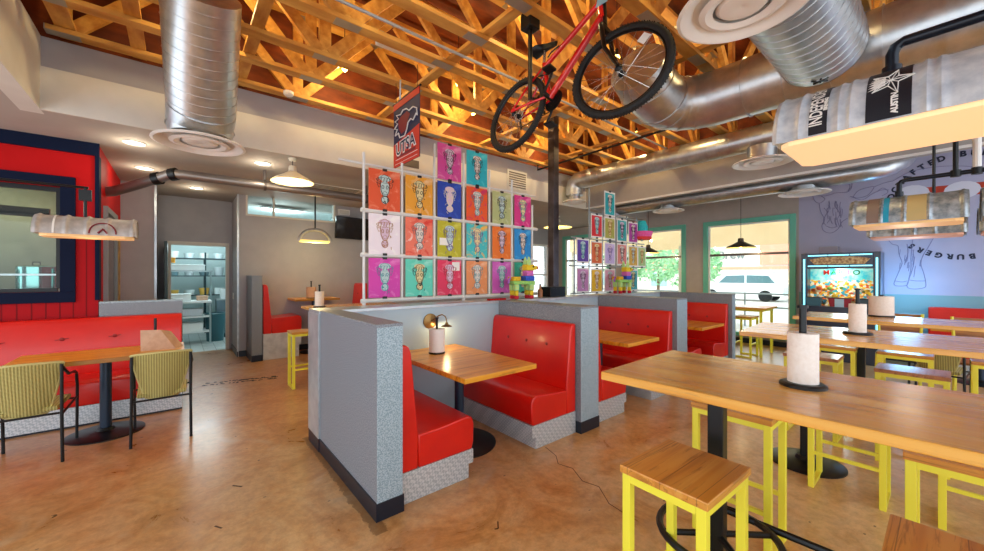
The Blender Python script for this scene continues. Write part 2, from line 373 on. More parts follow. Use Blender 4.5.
# cross boards lying over the bottom chords
for i, (x, w) in enumerate(((-.78, .13), (-.3, .11), (.55, .1), (2.2, .1), (4.0, .1), (5.6, .1))):
    lab = ['broad pine board across the trusses nearest the kiosk side', 'pine cross board between kiosk fascia and the slanting duct', 'pine cross board just past the slanting duct',
           'pine cross board above the hanging posters', 'pine cross board beyond the bicycle', 'pine cross board nearest the window side'][i]
    o = B(x - w / 2, x + w / 2, -.5, 5.3, 3.724, 3.762).build('cross_board', M_PINEY, None, 0); tag(o, lab, 'board', 'boards laid over the truss chords')
for i, (y, z, x0, x1) in enumerate(((4.72, 3.79, -.6, 6.5), (3.06, 3.67, -.4, 6.8))):
    o = MB().tube([(x0, y, z), (x1, y, z)], .014 if i else .03, 8).build('conduit', M_CAP if i else M_WHITE, None)
    tag(o, ['thick white conduit running inside the trusses', 'thin steel conduit clipped under a truss chord'][i], 'pipe')
o = B(1.5, 2.3, 3.52, 3.62, 3.78, 3.84).build('strip_light', M_WHITE, None, 0, bevel=.01); tag(o, 'short white strip light fitting between the trusses', 'strip light')
for k in (-1, 1): B(1.88 + k * .36, 1.92 + k * .36, 3.54, 3.6, 3.84, 3.9).build('end_bracket', M_CAP, o, 0)
o = MB().tube([(1.9, 3.88, 3.67), (1.9, 3.88, 3.62), (1.92, 3.93, 3.5), (1.98, 3.97, 3.3)], .01, 6).build('sensor_cable', M_CAP, None); tag(o, 'thin grey cable drooping beside the banner', 'cable')
M_BULB = mat('hot_bulb', '#FFE2A0', .3, emit='#FFC85A', es=14)
for i, (x, y) in enumerate(((.3, 4.2), (1.6, 4.8), (2.9, 4.2), (3.6, 4.8), (4.6, 4.2), (5.6, 4.8), (.9, 2.5), (2.5, 2.45), (4.0, 2.5), (5.6, 2.6), (2.6, .75), (5.0, .75), (6.4, 3.6))):
    t = thing('attic_bulb', 'bare warm bulb glowing among the roof trusses', 'light bulb', (x, y, 4.08), 0, 'bare bulbs among the trusses')
    MB().sphere((0, 0, 0), .035).build('bulb', M_BULB, t); MB().tube([(0, 0, .03), (0, 0, .1)], .02, 10).build('socket', M_BLK, t)
    MB().tube([(0, 0, .1), (0, 0, .77)], .004, 6).build('cord', M_BLK, t)
    bulb_light('attic_bulb_light', (x, y, 4.02), 17, (1, .74, .34), .05)

# ================================================================== BOOTHS
Y0, Y1 = 2.217, 3.41       # partition end, spine face
def partition(name, label, x0, x1, y0, y1, h=1.2, base=.11, group=None):
    t = thing(name, label, 'partition', ((x0 + x1) / 2, (y0 + y1) / 2, 0), 0, group)
    w, d = (x1 - x0) / 2, (y1 - y0) / 2
    mb = MB().box(-w, w, -d, d, 0, h - .02)
    mb.build('panel', M_LAM, t, 0)
    B(-w - .003, w + .003, -d - .004, d + .003, h - .02, h).build('cap', M_LAM, t, 0, bevel=.003)
    B(-w, w, -d - .003, -d, base, h - .02).build('end_panel', M_LAMEDGE, t, 0)
    B(-w - .008, w + .008, -d - .01, d, 0, base).build('base_strip', M_BASE, t, 0, bevel=.002)
    return t
PX = [(.931, 1.1), (2.935, 3.215), (4.932, 5.222), (6.88, 7.02)]
PL = ['grey speckled booth partition standing nearest the camera with a navy base', 'grey booth partition behind the seat facing the first booth table',
      'grey booth partition between the second and third booths', 'grey booth partition closing the farthest booth by the window']
for (a, b), l in zip(PX, PL): partition('booth_partition', l, a, b, Y0, Y1 - .002, group='grey booth partitions')
t = thing('low_wall', 'long pale blue low wall backing all the booths', 'low wall', (0, 0, 0))
B(.931, 7.02, Y1, 3.715, 0, 1.17).build('panel', M_SPINE, t, 0)
B(.92, 7.03, Y1 - .012, 3.73, 1.17, 1.2).build('cap', M_CAP, t, 0, bevel=.003)
B(.915, .931, Y1, 3.73, .11, 1.17).build('corner_guard', M_CAP, t, 0, bevel=.002)
B(.918, .931, Y1, 3.73, 0, .11).build('base_strip', M_BASE, t, 0)

def cushion(x0, x1, y0, y1, z0, z1, taper=0, r=.03):
    return MB().box(x0, x1, y0, y1, z0, z1)
def bench(name, label, xw, face, y0, y1, group, sh=.46, bh=1.04, nb=3, sb=.205, base_m=None, depth=.59):
    """bench whose back stands on x = xw and whose seat reaches towards face (+1 / -1)"""
    t = thing(name, label, 'booth bench', (xw, (y0 + y1) / 2, 0), 0, group); d = (y1 - y0) / 2; s = face
    def P3(lst): return [(s * a, b) for a, b in lst]
    def extr(lst, ya, yb):
        mb = MB(); n = len(lst); vs = [(s * a, y, z) for y in (ya, yb) for a, z in lst]
        f = [tuple(range(n)), tuple(range(n, 2 * n))[::-1]] + [(i, n + i, n + (i + 1) % n, (i + 1) % n) for i in range(n)]
        if s < 0: f = [q[::-1] for q in f]
        return mb.add(vs, f)
    sc = depth - .16
    seat = [(.146, sb), (depth, sb), (depth + .015, sb + .05), (depth + .02, sh - .07), (depth + .005, sh - .02), (depth - .04, sh), (.3, sh - .025), (.14, sh - .03)]
    extr(seat, -d, d).build('seat_cushion', M_RED, t, 50, bevel=.012, seg=3)
    back = [(.012, sb), (.14, sb), (.145, sh - .04), (.13, sh + .1), (.09, bh - .06), (.075, bh - .015), (.05, bh), (.012, bh)]
    bk = extr(back, -d, d).build('backrest', M_RED, t, 50, bevel=.012, seg=3)
    for k in range(nb):
        yy = -d + (k + 1) * 2 * d / (nb + 1)
        MB().sphere((0, 0, 0), .016, 10, 6, (.5, 1, 1)).build('button', mat('deep_red_vinyl', '#8E0E0A', .4), bk, loc=(s * .106, yy, sh + (bh - sh) * .62))
        mb = MB()
    bm = base_m or M_PLATE
    mb = MB(); a, b = sorted((s * .012, s * (depth - .03))); mb.box(a, b, -d + .0, d, 0, sb * .5)
    a, b = sorted((s * .012, s * (depth + .012))); mb.box(a, b, -d, d, sb * .5, sb)
    mb.build('metal_base', bm, t, 0, bevel=.003)
    return t
G = 'red vinyl booth benches'
bench('booth_bench', 'red vinyl booth bench against the nearest grey partition, back to the camera side', 1.1, 1, Y0 + .05, Y1 - .003, G)
bench('booth_bench', 'red buttoned booth bench facing the camera across the first booth table', 2.935, -1, Y0 + .05, Y1 - .003, G)
bench('booth_bench', 'red booth bench hidden mostly behind the second grey partition', 3.215, 1, Y0 + .05, Y1 - .003, G)
bench('booth_bench', 'red booth bench behind the second booth table', 4.932, -1, Y0 + .05, Y1 - .003, G)
bench('booth_bench', 'red booth bench just past the third grey partition', 5.222, 1, Y0 + .05, Y1 - .003, G)
bench('booth_bench', 'red booth bench against the farthest partition beside the window', 6.88, -1, Y0 + .05, Y1 - .003, G)
def disc_base(mb, r=.27, c=(0, 0, 0), h=.012):
    x, y, z = c
    return mb.lathe([(.0001, z), (r, z), (r, z + h * .8), (r * .93, z + h * 1.4), (r * .5, z + h * 2.2), (.07, z + h * 3), (.055, z + h * 5), (.0001, z + h * 5)], (x, y, 0), 40)
def booth_table(label, x0, x1, y0, y1, m=M_NAVY, h=.76):
    t = thing('booth_table', label, 'table', ((x0 + x1) / 2, (y0 + y1) / 2, 0), 0, 'wooden booth tables'); w, d = (x1 - x0) / 2, (y1 - y0) / 2
    B(-w, w, -d, d, h - .04, h).build('tabletop', M_TOP, t, 0, bevel=.004)
    MB().tube([(0, 0, .05), (0, 0, h - .05)], .042, 20).build('pole', m, t)
    MB().box(-.2, .2, -.03, .03, h - .055, h - .041).box(-.03, .03, -.2, .2, h - .055, h - .041).build('top_bracket', M_BLK, t, 0)
    disc_base(MB(), .33).build('round_base', M_BLK, t)
    return t
booth_table('wooden booth table in the nearest booth holding a paper roll', 1.575, 2.315, 2.2, Y1 - .005)
booth_table('wooden booth table in the second booth', 3.74, 4.43, 2.2, Y1 - .005)
booth_table('wooden booth table in the farthest booth beside the window', 5.68, 6.5, 2.2, Y1 - .005)
def paper_roll(label, x, y, z, r=.06, h=.25, rod=.32, base=.085, m=M_PAPER):
    t = thing('paper_towel_holder', label, 'paper towel holder', (x, y, z), 0, 'paper towel rolls on upright holders')
    MB().lathe([(.0001, 0), (base, 0), (base, .01), (base - .01, .016), (.0001, .016)], seg=28).build('base_plate', M_BLK, t)
    MB().lathe([(.02, .017), (r, .017), (r, .017 + h), (.02, .017 + h), (.02, .017)], seg=28).build('paper_roll', m, t)
    MB().tube([(0, 0, .0165), (0, 0, rod)], .012, 12).lathe([(.0001, rod), (.018, rod), (.018, rod + .012), (.0001, rod + .014)], seg=14).build('rod', M_BLK, t)
    return t
paper_roll('white paper towel roll on the nearest booth table in front of the sconce', 1.9, 3.11, .76, .075, .215, .33, .078, m=M_WHITE)
# wall sconce on the low wall, with gooseneck
M_BRASS = mat('aged_brass', '#8A6A3E', .3, .8)
t = thing('wall_sconce', 'small brass gooseneck sconce on the pale low wall behind the paper roll', 'wall lamp', (2.0, Y1, 1.03))
MB().lathe([(.0001, 0), (.078, 0), (.078, .012), (.04, .022), (.0001, .024)], seg=24, M=Matrix.Rotation(PI / 2, 4, 'X')).build('back_plate', M_BRASS, t)
MB().tube([(0, -.02, 0), (.02, -.06, .03), (.05, -.09, .06), (.08, -.11, .07), (.11, -.12, .05), (.12, -.125, .02), (.12, -.13, -.01)], .006, 8).build('gooseneck', M_BRASS, t)
MB().lathe([(.012, 0), (.018, -.02), (.05, -.035), (.06, -.042), (.058, -.043), (.016, -.024), (.0001, -.005)], (.12, -.13, -.01), 20).build('shade', M_BRASS, t)
MB().sphere((.12, -.13, -.042), .014).build('bulb', M_BULB, t)
bulb_light('sconce_light', (2.12, Y1 - .13, .955), 1.6, (1, .72, .36), .02)

# ================================================================== HIGH TABLES AND STOOLS
def high_table(label, cx, cy_top, w, L_, rz, poles, h=1.06, m=M_TOPY, ring=True):
    """long table: origin at the middle of its far short edge, running towards -y"""
    t = thing('high_table', label, 'high table', (cx, cy_top, 0), rz, 'long wooden bar-height tables')
    B(-w / 2, w / 2, -L_, 0, h - .036, h).build('tabletop', m, t, 0, bevel=.003)
    for p in poles:
        MB().box(-.032, .032, p - .032, p + .032, .02, h - .046).build('pole', M_BLK, t, 0, bevel=.006)
        MB().box(-.25, .25, p - .05, p + .05, h - .046, h - .037).build('top_bracket', M_BLK, t, 0)
        disc_base(MB(), .29 if ring else .25, (0, p, 0)).build('round_base', M_BLK, t)
        if not ring: continue
        rp = [(.24 * math.cos(a), p + .24 * math.sin(a), .33) for a in [k * PI / 16 for k in range(32)]]
        mb = MB().tube(rp, .016, 8, closed=True)
        for a in (PI * .25, PI * 1.25, PI * .75, PI * 1.75): mb.tube([(0, p, .33), (.24 * math.cos(a), p + .24 * math.sin(a), .33)], .014, 8)
        mb.build('foot_ring', M_BLK, t)
    a, b = poles[0], poles[-1]
    if ring: MB().tube([(.22, a + .1, .33), (.22, b + .2, .33)], .016, 8).build('foot_rail', M_BLK, t)
    return t
high_table('long butcher-block high table in the foreground with a paper roll on it', 1.87, 1.026, .76, 2.6, math.radians(2), (-.36, -2.1))
high_table('long wooden high table in the middle, second from the camera', 3.85, 1.085, .86, 2.7, math.radians(4.3), (-.36, -2.1), ring=False)
high_table('long wooden high table farthest off, in front of the lit game cabinet', 5.56, 1.08, .78, 2.9, 0, (-.5, -2.3), ring=False)
high_table('wooden high table behind the pale low wall, under the horn-shaped lamp', 1.37, 5.6, .75, 1.3, PI / 2, (-.62,), ring=False)
def stool(label, cx, cy, rz=0, tw=.42, td=.31, top=None):
    t = thing('bar_stool', label, 'stool', (cx, cy, 0), rz, 'yellow metal stools with wooden seats'); w, d = tw / 2, td / 2; q = .034
    B(-w, w, -d, d, .72, .75).build('seat', top or M_STOOL, t, 0, bevel=.004)
    wi, di = w - .005, d - .008
    for sx in (-1, 1):
        for sy in (-1, 1):
            a, b = sorted((sx * wi, sx * (wi - q))); c, e = sorted((sy * di, sy * (di - q)))
            B(a, b, c, e, 0, .72).build('leg', M_YEL, t, 0, bevel=.003)
    fr = MB()
    for sy in (-1, 1):
        c, e = sorted((sy * di, sy * (di - q))); fr.box(-wi + q, wi - q, c + .001, e - .001, .69, .7195)
    for sx in (-1, 1):
        a, b = sorted((sx * wi, sx * (wi - q))); fr.box(a + .001, b - .001, -di + q, di - q, .69, .7195)
    fr.build('seat_rails', M_YEL, t, 0)
    for sx in (-1, 1):
        a, b = sorted((sx * wi, sx * (wi - q))); B(a + .001, b - .001, -di + q, di - q, .001, .028).build('floor_rail', M_YEL, t, 0)
    for sy in (-1, 1):
        c, e = sorted((sy * di, sy * (di - .02))); B(-wi + q, wi - q, c, e, .24, .262).build('footrest', M_YEL, t, 0)
    return t
stool('yellow stool with grained wooden seat standing nearest the camera', 1.537, .66, math.radians(-2), .385, .33)
stool('yellow stool on the far side of the foreground high table, seat half under its end', 2.505, .775, PI / 2, .4, .32)
stool('yellow stool at the near side of the foreground table with only its seat in frame', 1.52, -.04)
stool('yellow stool across the foreground table with its wood seat end showing under the edge', 2.53, -.08, PI / 2, .4, .32)
stool('yellow stool at the near side of the middle high table behind the black table foot', 3.6, .44, PI / 2, .4, .32)
stool('yellow stool at the near side of the middle table, second along', 3.62, -.16, PI / 2, .4, .32)
stool('yellow stool with a dark brown seat beyond the middle high table, close to the viewer', 4.5, .18, PI / 2, .4, .32, M_STOOLE)
stool('yellow stool with a brown seat beyond the middle high table, behind the paper roll', 4.68, .82, PI / 2, .4, .32, M_STOOLE)
stool('yellow stool tucked under the farthest high table beneath its wide paper roll', 5.5, .78, PI / 2, .36, .32)
stool('yellow stool under the farthest high table, between two others', 5.5, .26, PI / 2, .37, .32)
stool('yellow stool under the farthest high table at the edge of the frame', 5.5, -.32, PI / 2, .37, .32)
stool('lone yellow stool standing between the pale low wall and the back room', 1.32, 5.63, 0, .34, .3)
stool('yellow stool under the window table, nearer the booths', 8.15, 3.05, 0)
stool('yellow stool under the window table, nearer the game cabinet', 8.15, 2.4, 0)
paper_roll('paper towel roll standing on the foreground high table', 1.914, .367, 1.06, .05, .195, .31, .076)
paper_roll('paper towel roll with a tapered wrap on the middle high table', 3.93, .43, 1.06, .05, .21, .33, .085)
paper_roll('short wide paper towel roll on the farthest high table', 5.8, .451, 1.06, .098, .2, .22, .105)
paper_roll('paper towel roll on the high table behind the low wall', 1.52, 5.6, 1.06, .06, .2, .3, .08)

# ================================================================== BANQUETTE SIDE
M_KRED = m_noisy('red_board_siding', '#BE0A0C', '#C40E10', 4, .6); bsdf(M_KRED).inputs['Specular IOR Level'].default_value = .15
def m_siding():
    m = mat('red_ribbed_siding', '#B5101C', .6, spec=.15)
    tc = N(m, 'ShaderNodeTexCoord'); sp = N(m, 'ShaderNodeSeparateXYZ'); L(m, tc.outputs['Object'], sp.inputs[0])
    f = math_(m, 'FRACT', math_(m, 'DIVIDE', sp.outputs['X'], .1)); e = math_(m, 'LESS_THAN', f, .12)
    setc(m, mix(m, e, '#AE0E18', '#7E0A12')); bump(m, e, .8, .01); return m
M_SID = m_siding(); M_NV = mat('navy_trim_paint', '#081430', .7, spec=.15)
KY = 6.2
# kiosk front wall with a big window opening
mb = MB().box(-.99, -.7, KY, KY + .12, 1.32, 2.47, 1).box(-3.6, -.7, KY, KY + .12, 2.47, CZ, 0).box(-3.6, -.7, KY, KY + .12, 0, 1.32, 1)
struct(mb, 'wall_kiosk', [M_KRED, M_SID], smooth=0)
struct(B(-.82, -.7, KY + .12, BY, 0, CZ), 'wall_kiosk_side', M_KRED, smooth=0)
struct(B(-3.6, -.69, KY - .03, KY, 2.86, CZ), 'trim_4', M_NV, smooth=0)
struct(B(-.725, -.69, KY - .03, KY + .12, 1.22, 2.86), 'trim_5', M_NV, smooth=0)
struct(B(-1.6, -1.595, KY - .004, KY, 2.58, 2.86), 'trim_6', M_BLK, smooth=0)
o = struct(B(-3.6, -.875, KY - .03, KY, 2.47, 2.585).box(-.99, -.875, KY - .03, KY, 1.32, 2.47).box(-3.6, -.875, KY - .03, KY, 1.205, 1.32), 'window_6', M_NV, bevel=.003)
B(-3.6, -1.02, KY + .05, KY + .1, 1.32, 1.36).box(-1.03, -.99, KY + .05, KY + .1, 1.36, 2.47).box(-3.6, -1.03, KY + .05, KY + .1, 2.42, 2.47).build('inner_frame', M_BLK, o, 0)
B(-3.6, -1.03, KY + .075, KY + .08, 1.36, 2.42).build('pane', M_GLASS, o, 0)
# behind the kiosk window
struct(B(-3.6, -.82, 7.75, 7.8, 0, CZ), 'wall_kiosk_back', m_noisy('olive_tile_wall', '#6F7B68', '#7F8B76', 6, .5), smooth=0)
t = thing('kitchen_counter', 'steel counter with a raised rail seen through the kiosk window', 'counter', (-2.2, 6.95, 0))
B(-1.3, 1.3, -.3, .3, 0, 1.3).build('cabinet', M_DARKPIPE, t, 0); B(-1.3, 1.3, -.32, .3, 1.3, 1.34).build('worktop', M_DUCT, t, 0, bevel=.004)
B(-1.3, 1.3, -.22, -.2, 1.5, 1.52).build('rail', M_DUCT, t, 0)
for i, (x, r, h, lab) in enumerate(((-1.3, .16, .26, 'wide teal-tinted steel pot on the kiosk counter'), (-1.72, .13, .22, 'steel pot half hidden at the frame edge on the kiosk counter'), (-1.02, .07, .24, 'narrow steel canister beside the wide pot on the kiosk counter'))):
    p = thing('stock_pot', lab, 'pot', (x, 6.95, 1.34), 0, 'pots on the kiosk counter')
    MB().lathe([(.0001, 0), (r, 0), (r, h), (r + .008, h + .004), (r * .97, h + .01), (.0001, h + .03)], seg=28).build('body', mat('teal_steel', '#8FC4BE', .15, .8), p)
    MB().tube([(-.03, 0, h + .028), (-.03, 0, h + .06), (.03, 0, h + .06), (.03, 0, h + .028)], .006, 6).build('lid_handle', M_BLK, p)
o = MB(); pts = [(-2.9 + k * .1, 6.4, 2.3 + .0 - .11 * math.sin(k / 19 * PI * .5 + .0)) for k in range(19)]
for a, b in zip(pts, pts[1:]): o.beam(a, b, .05, .1)
tag(o.build('exhaust_hood_lip', M_BLK, None), 'dark curved hood edge hanging inside the kiosk window', 'hood')
t = thing('tube_lamp', 'yellowish tube light under the kiosk ceiling', 'ceiling light', (-1.6, 7.1, 2.62))
B(-.5, .5, -.08, .08, 0, .06).build('housing', M_WHITE, t, 0); B(-.48, .48, -.07, .07, -.02, -.001).build('diffuser', mat('tube_glow', '#FFF0B0', .4, emit='#FFE48A', es=4), t, 0)
bulb_light('kiosk_light', (-1.7, 7.0, 2.4), 11, (1, .9, .62), .1)
# kiosk side door and window seen edge-on
d = struct(B(-.705, -.66, 6.55, 6.63, 0, 2.35).box(-.705, -.66, 7.5, 7.58, 0, 2.35).box(-.705, -.66, 6.63, 7.5, 2.28, 2.35), 'door_2', mat('grey_door_frame', '#8B9096', .4), smooth=0)
B(-.7, -.685, 6.63, 7.5, .01, 2.28).build('door_leaf', mat('grey_door', '#6E757C', .4), d, 0)
B(-.686, -.68, 6.75, 7.38, 1.1, 2.05).build('door_window', mat('dark_reflecting_pane', '#22262A', .08), d, 0)
struct(B(-.7, -.68, 7.75, 8.1, 1.05, 2.2), 'trim_7', m_noisy('yellow_wood_strip', '#C9A23C', '#8E5C22', 8, .5), smooth=0)

# ---- banquette
def m_red2(): return M_RED
bq = thing('banquette', 'long red buttoned banquette with a diamond-plate base in front of the red kiosk', 'banquette', (0, 5.5, 0))
X0, X1 = -2.4, .036
B(X0, X1, .01, .64, 0, .1).build('base_toe', M_BASE, bq, 0)
B(X0, X1, 0, .64, .02, .2).build('metal_base', M_PLATE, bq, 0)
MB().add([(x, y, z) for x in (X0, X1) for y, z in ((.0, .2), (-.012, .3), (-.005, .42), (.04, .455), (.3, .44), (.5, .43), (.5, .2))],
         [tuple(range(7)), tuple(range(7, 14))[::-1]] + [(i, 7 + i, 7 + (i + 1) % 7, (i + 1) % 7) for i in range(7)]).build('seat_cushion', M_RED, bq, 50, bevel=.012, seg=3)
bk = MB().add([(x, y, z) for x in (X0, X1) for y, z in ((.48, .3), (.5, .62), (.54, .98), (.57, 1.03), (.62, 1.035), (.64, 1.03), (.64, .2), (.5, .2))],
         [tuple(range(8)), tuple(range(8, 16))[::-1]] + [(i, 8 + i, 8 + (i + 1) % 8, (i + 1) % 8) for i in range(8)]).build('backrest', M_RED, bq, 50, bevel=.012, seg=3)
for x in (-1.75, -1.38, -.95, -.55, -.16): MB().sphere((x, .515, .82), .02, 10, 6, (1, .4, 1)).tube([(x - .05, .519, .815), (x, .512, .82), (x + .05, .519, .828)], .004, 6).build('button', mat('deep_red_vinyl', '#8E0E0A', .4), bk)
t = thing('booth_partition', 'low grey speckled partition behind the red banquette beside the kitchen doorway', 'partition', (-.33, 6.22, 0))
B(-.36, .375, -.07, .07, .11, 1.18).build('panel', M_LAM, t, 0); B(-.36, .378, -.073, .073, 1.18, 1.2).build('cap', M_LAMEDGE, t, 0); B(-.36, .375, -.075, .075, 0, .11).build('base_strip', M_BASE, t, 0)
# ---- its table
t = thing('dining_table', 'wooden table with a round black pedestal in front of the red banquette', 'table', (-.53, 5.13, 0))
B(-.58, .58, -.33, .32, .72, .76).build('tabletop', M_TOP, t, 0, bevel=.004)
MB().tube([(0, 0, .05), (0, 0, .7)], .042, 20).build('pole', M_NAVY, t); MB().box(-.2, .2, -.03, .03, .7, .719).build('top_bracket', M_BLK, t, 0)
disc_base(MB(), .28).build('round_base', M_BLK, t)
# ---- wicker chairs
def m_wicker():
    m = mat('olive_wicker', '#A89B55', .7)
    tc = N(m, 'ShaderNodeTexCoord')
    w1 = N(m, 'ShaderNodeTexWave', bands_direction='Z'); w1.inputs['Scale'].default_value = 30; w1.inputs['Distortion'].default_value = 0
    w2 = N(m, 'ShaderNodeTexWave', bands_direction='X'); w2.inputs['Scale'].default_value = 18
    L(m, tc.outputs['Object'], w1.inputs['Vector']); L(m, tc.outputs['Object'], w2.inputs['Vector'])
    h = math_(m, 'ADD', math_(m, 'MULTIPLY', w1.outputs['Fac'], .5), math_(m, 'MULTIPLY', w2.outputs['Fac'], .6))
    setc(m, ramp(m, h, [(.2, '#7A7038'), (.55, '#AFA45C'), (.9, '#C8BC78')])); bump(m, h, .6, .006); return m
M_WICK = m_wicker(); M_WRIM = mat('wicker_rim', '#C4B978', .6)
def wicker_chair(label, x, y, rz=0):
    """faces local +y"""
    t = thing('wicker_chair', label, 'chair', (x, y, 0), rz, 'black metal chairs with olive woven backs')
    # back: trapezoid, curved
    n = 9; vs = []; fs = []
    for off in (0, .022):
        for j in range(7):
            z = .4 + j * .4 / 6; hw = .11 + .095 * (j / 6) ** .8
            for i in range(n):
                u = -1 + 2 * i / (n - 1); vs.append((u * hw, -.22 - .07 * (j / 6) + .05 * u * u + off, z + (0 if j < 6 else .012 * (1 - u * u))))
    g = 7 * n
    for j in range(6):
        for i in range(n - 1):
            a = j * n + i; fs += [(a, a + 1, a + n + 1, a + n), (g + a, g + a + n, g + a + n + 1, g + a + 1)]
    for i in range(n - 1):
        fs += [(i, g + i, g + i + 1, i + 1), (6 * n + i, 6 * n + i + 1, g + 6 * n + i + 1, g + 6 * n + i)]
    for j in range(6):
        a = j * n; fs += [(a, a + n, g + a + n, g + a), (a + n - 1, g + a + n - 1, g + a + 2 * n - 1, a + 2 * n - 1)]
    MB().add(vs, fs).build('woven_back', M_WICK, t, 50)
    rim = [vs[j * n] for j in range(7)] + [vs[6 * n + i] for i in range(n)] + [vs[j * n + n - 1] for j in range(6, -1, -1)] + [vs[i] for i in range(n - 1, 0, -1)]
    MB().tube([(a, b + .011, c) for a, b, c in rim], .012, 6, closed=True).build('back_rim', M_WRIM, t)
    MB().add([(x_, y_, z) for z in (.41, .445) for x_, y_ in ((-.17, -.2), (.17, -.2), (.185, .22), (-.185, .22))], [(0, 1, 2, 3)[::-1], (4, 5, 6, 7), (0, 1, 5, 4), (1, 2, 6, 5), (2, 3, 7, 6), (3, 0, 4, 7)]).build('woven_seat', M_WICK, t, 0, bevel=.01)
    for s in (-1, 1):
        MB().tube([(s * .205, -.25, .001), (s * .2, -.245, .4), (s * .2, -.25, .79)], .011, 8).build('leg', M_BLK, t)
        MB().tube([(s * .2, -.25, .775), (s * .215, -.1, .68), (s * .22, .1, .66), (s * .215, .22, .62), (s * .215, .26, .5), (s * .21, .27, .001)], .011, 8).build('leg', M_BLK, t)
        MB().tube([(s * .205, -.24, .39), (s * .21, .262, .4)], .009, 8).build('side_rail', M_BLK, t)
    MB().tube([(-.2, -.235, .395), (.2, -.235, .395)], .009, 8).build('cross_rail', M_BLK, t)
    MB().tube([(-.212, .262, .39), (.212, .262, .39)], .009, 8).build('cross_rail', M_BLK, t)
    return t
wicker_chair('olive wicker-backed black chair nearest the kitchen doorway at the banquette table', -.11, 4.76)
wicker_chair('olive wicker-backed black chair cut by the frame edge at the banquette table', -.92, 4.8)
wicker_chair('olive wicker chair beyond the middle high table under the farthest high table', 6.75, .06, math.radians(-95))
wicker_chair('olive wicker chair beyond the farthest high table at the frame edge', 6.85, -.75, math.radians(-95))
t = thing('menu_holder', 'folded kraft paper menu standing on the banquette table end', 'menu', (-.16, 5.1, .76))
K = m_noisy('kraft_paper', '#C49C80', '#CFA88C', 20, .8)
MB().add([(-.12, -.08, 0), (.14, -.12, 0), (.02, -.01, .19), (-.13, .06, .19), (-.12, -.076, 0), (.14, -.116, 0), (.02, -.006, .19), (-.13, .064, .19)], [(0, 1, 2, 3), (7, 6, 5, 4), (0, 3, 7, 4), (3, 2, 6, 7), (2, 1, 5, 6), (1, 0, 4, 5)]).build('front_sheet', K, t, 0)
MB().add([(.14, -.12, 0), (.2, .02, 0), (.1, .08, .16), (.02, -.01, .19), (.144, -.12, 0), (.204, .02, 0), (.104, .08, .16), (.024, -.01, .19)], [(0, 1, 2, 3), (7, 6, 5, 4), (0, 3, 7, 4), (3, 2, 6, 7), (2, 1, 5, 6), (1, 0, 4, 5)]).build('side_sheet', K, t, 0)
MB().tube([(-.02, .12, 0.001), (-.02, .12, .3)], .012, 10).build('rod', M_BLK, t)
MB().lathe([(.0001, .001), (.07, .001), (.07, .012), (.0001, .012)], (-.02, .12, 0), 20).build('foot', M_BLK, t)
# ---- back-room booth
t = thing('booth_partition', 'tall grey partition closing the small booth in the back room', 'partition', (1.06, 7.98, 0))
B(-.08, .08, -.3, .35, .11, 1.48).build('panel', M_LAM, t, 0); B(-.083, .083, -.303, .35, 1.48, 1.5).build('cap', M_LAM, t, 0); B(-.085, .085, -.305, .35, 0, .11).build('base_strip', M_BASE, t, 0)
MW = m_noisy('pale_worn_panel', '#B9BDBF', '#D2D5D6', 9, .5)
bench('raised_bench', 'tall red bench against the grey partition in the back room', 1.145, 1, 7.72, 8.3, None, .76, 1.34, 1, .46, MW, .62)
bench('raised_bench', 'tall red bench facing it across the small back-room table', 3.05, -1, 7.72, 8.3, None, .76, 1.34, 1, .46, MW, .62)
t = thing('high_table', 'small high table in the back room between two tall red benches', 'high table', (2.06, 7.98, 0))
B(-.4, .4, -.33, .33, 1.02, 1.06).build('tabletop', M_TOP, t, 0, bevel=.003); MB().tube([(0, 0, .05), (0, 0, 1.02)], .04, 16).build('pole', M_NAVY, t); disc_base(MB(), .25).build('round_base', M_BLK, t)
paper_roll('kraft-coloured roll with a black rod on the small back-room table', 1.98, 7.85, 1.06, .085, .2, .32, .09, m=K)

# ================================================================== KITCHEN THROUGH THE DOORWAY
struct(B(-1.3, 3.2, 13.5, 13.6, 0, 3.0), 'wall_kitchen', mat('kitchen_white', '#BCD0D0', .5), smooth=0)
struct(B(-1.4, -1.3, 9.46, 13.6, 0, 3.0), 'wall_kitchen_side', mat('kitchen_white', '#DDE8E8'), smooth=0)
struct(B(3.1, 3.2, 8.49, 13.6, 0, 3.3), 'wall_kitchen_end', mat('kitchen_white', '#DDE8E8'), smooth=0)
struct(B(-1.3, 3.2, 9.46, 13.6, 2.98, 3.05).box(.97, 3.2, 8.5, 9.46, 3.2, 3.25), 'ceiling', mat('kitchen_ceiling', '#E4ECEC', .6), smooth=0)
M_KST = mat('kitchen_steel', '#A9B8BC', .3, .6); M_TBIN = mat('teal_bin', '#2C5E68', .4); M_KW = mat('kitchen_white_plastic', '#E8EFEF', .4); M_KD = mat('kitchen_dark', '#173238', .4)
bulb_light('kitchen_light', (.4, 11.6, 2.6), 75, (.8, .97, 1), .5); bulb_light('kitchen_light', (1.8, 9.6, 2.75), 40, (.8, .97, 1), .15)
t = thing('ceiling_light', 'white tube light seen through the long transom window', 'ceiling light', (1.75, 9.3, 2.93))
B(-.4, .4, -.12, .12, 0, .04).build('housing', M_KW, t, 0); B(-.38, .38, -.1, .1, -.015, -.001).build('diffuser', mat('tube_white', '#FFFFFF', .4, emit='#EFFFFF', es=5), t, 0)
t = thing('storage_rack', 'dark wire rack loaded with pans at the back of the kitchen', 'shelving', (.55, 12.6, 0))
for sx in (-1.1, 0, 1.1):
    for sy in (-.22, .22): MB().tube([(sx, sy, 0), (sx, sy, 2.1)], .02, 8).build('post', M_KD, t)
for z in (.5, 1.0, 1.5, 1.95): B(-1.12, 1.12, -.24, .24, z - .025, z).build('shelf', M_KD, t, 0)
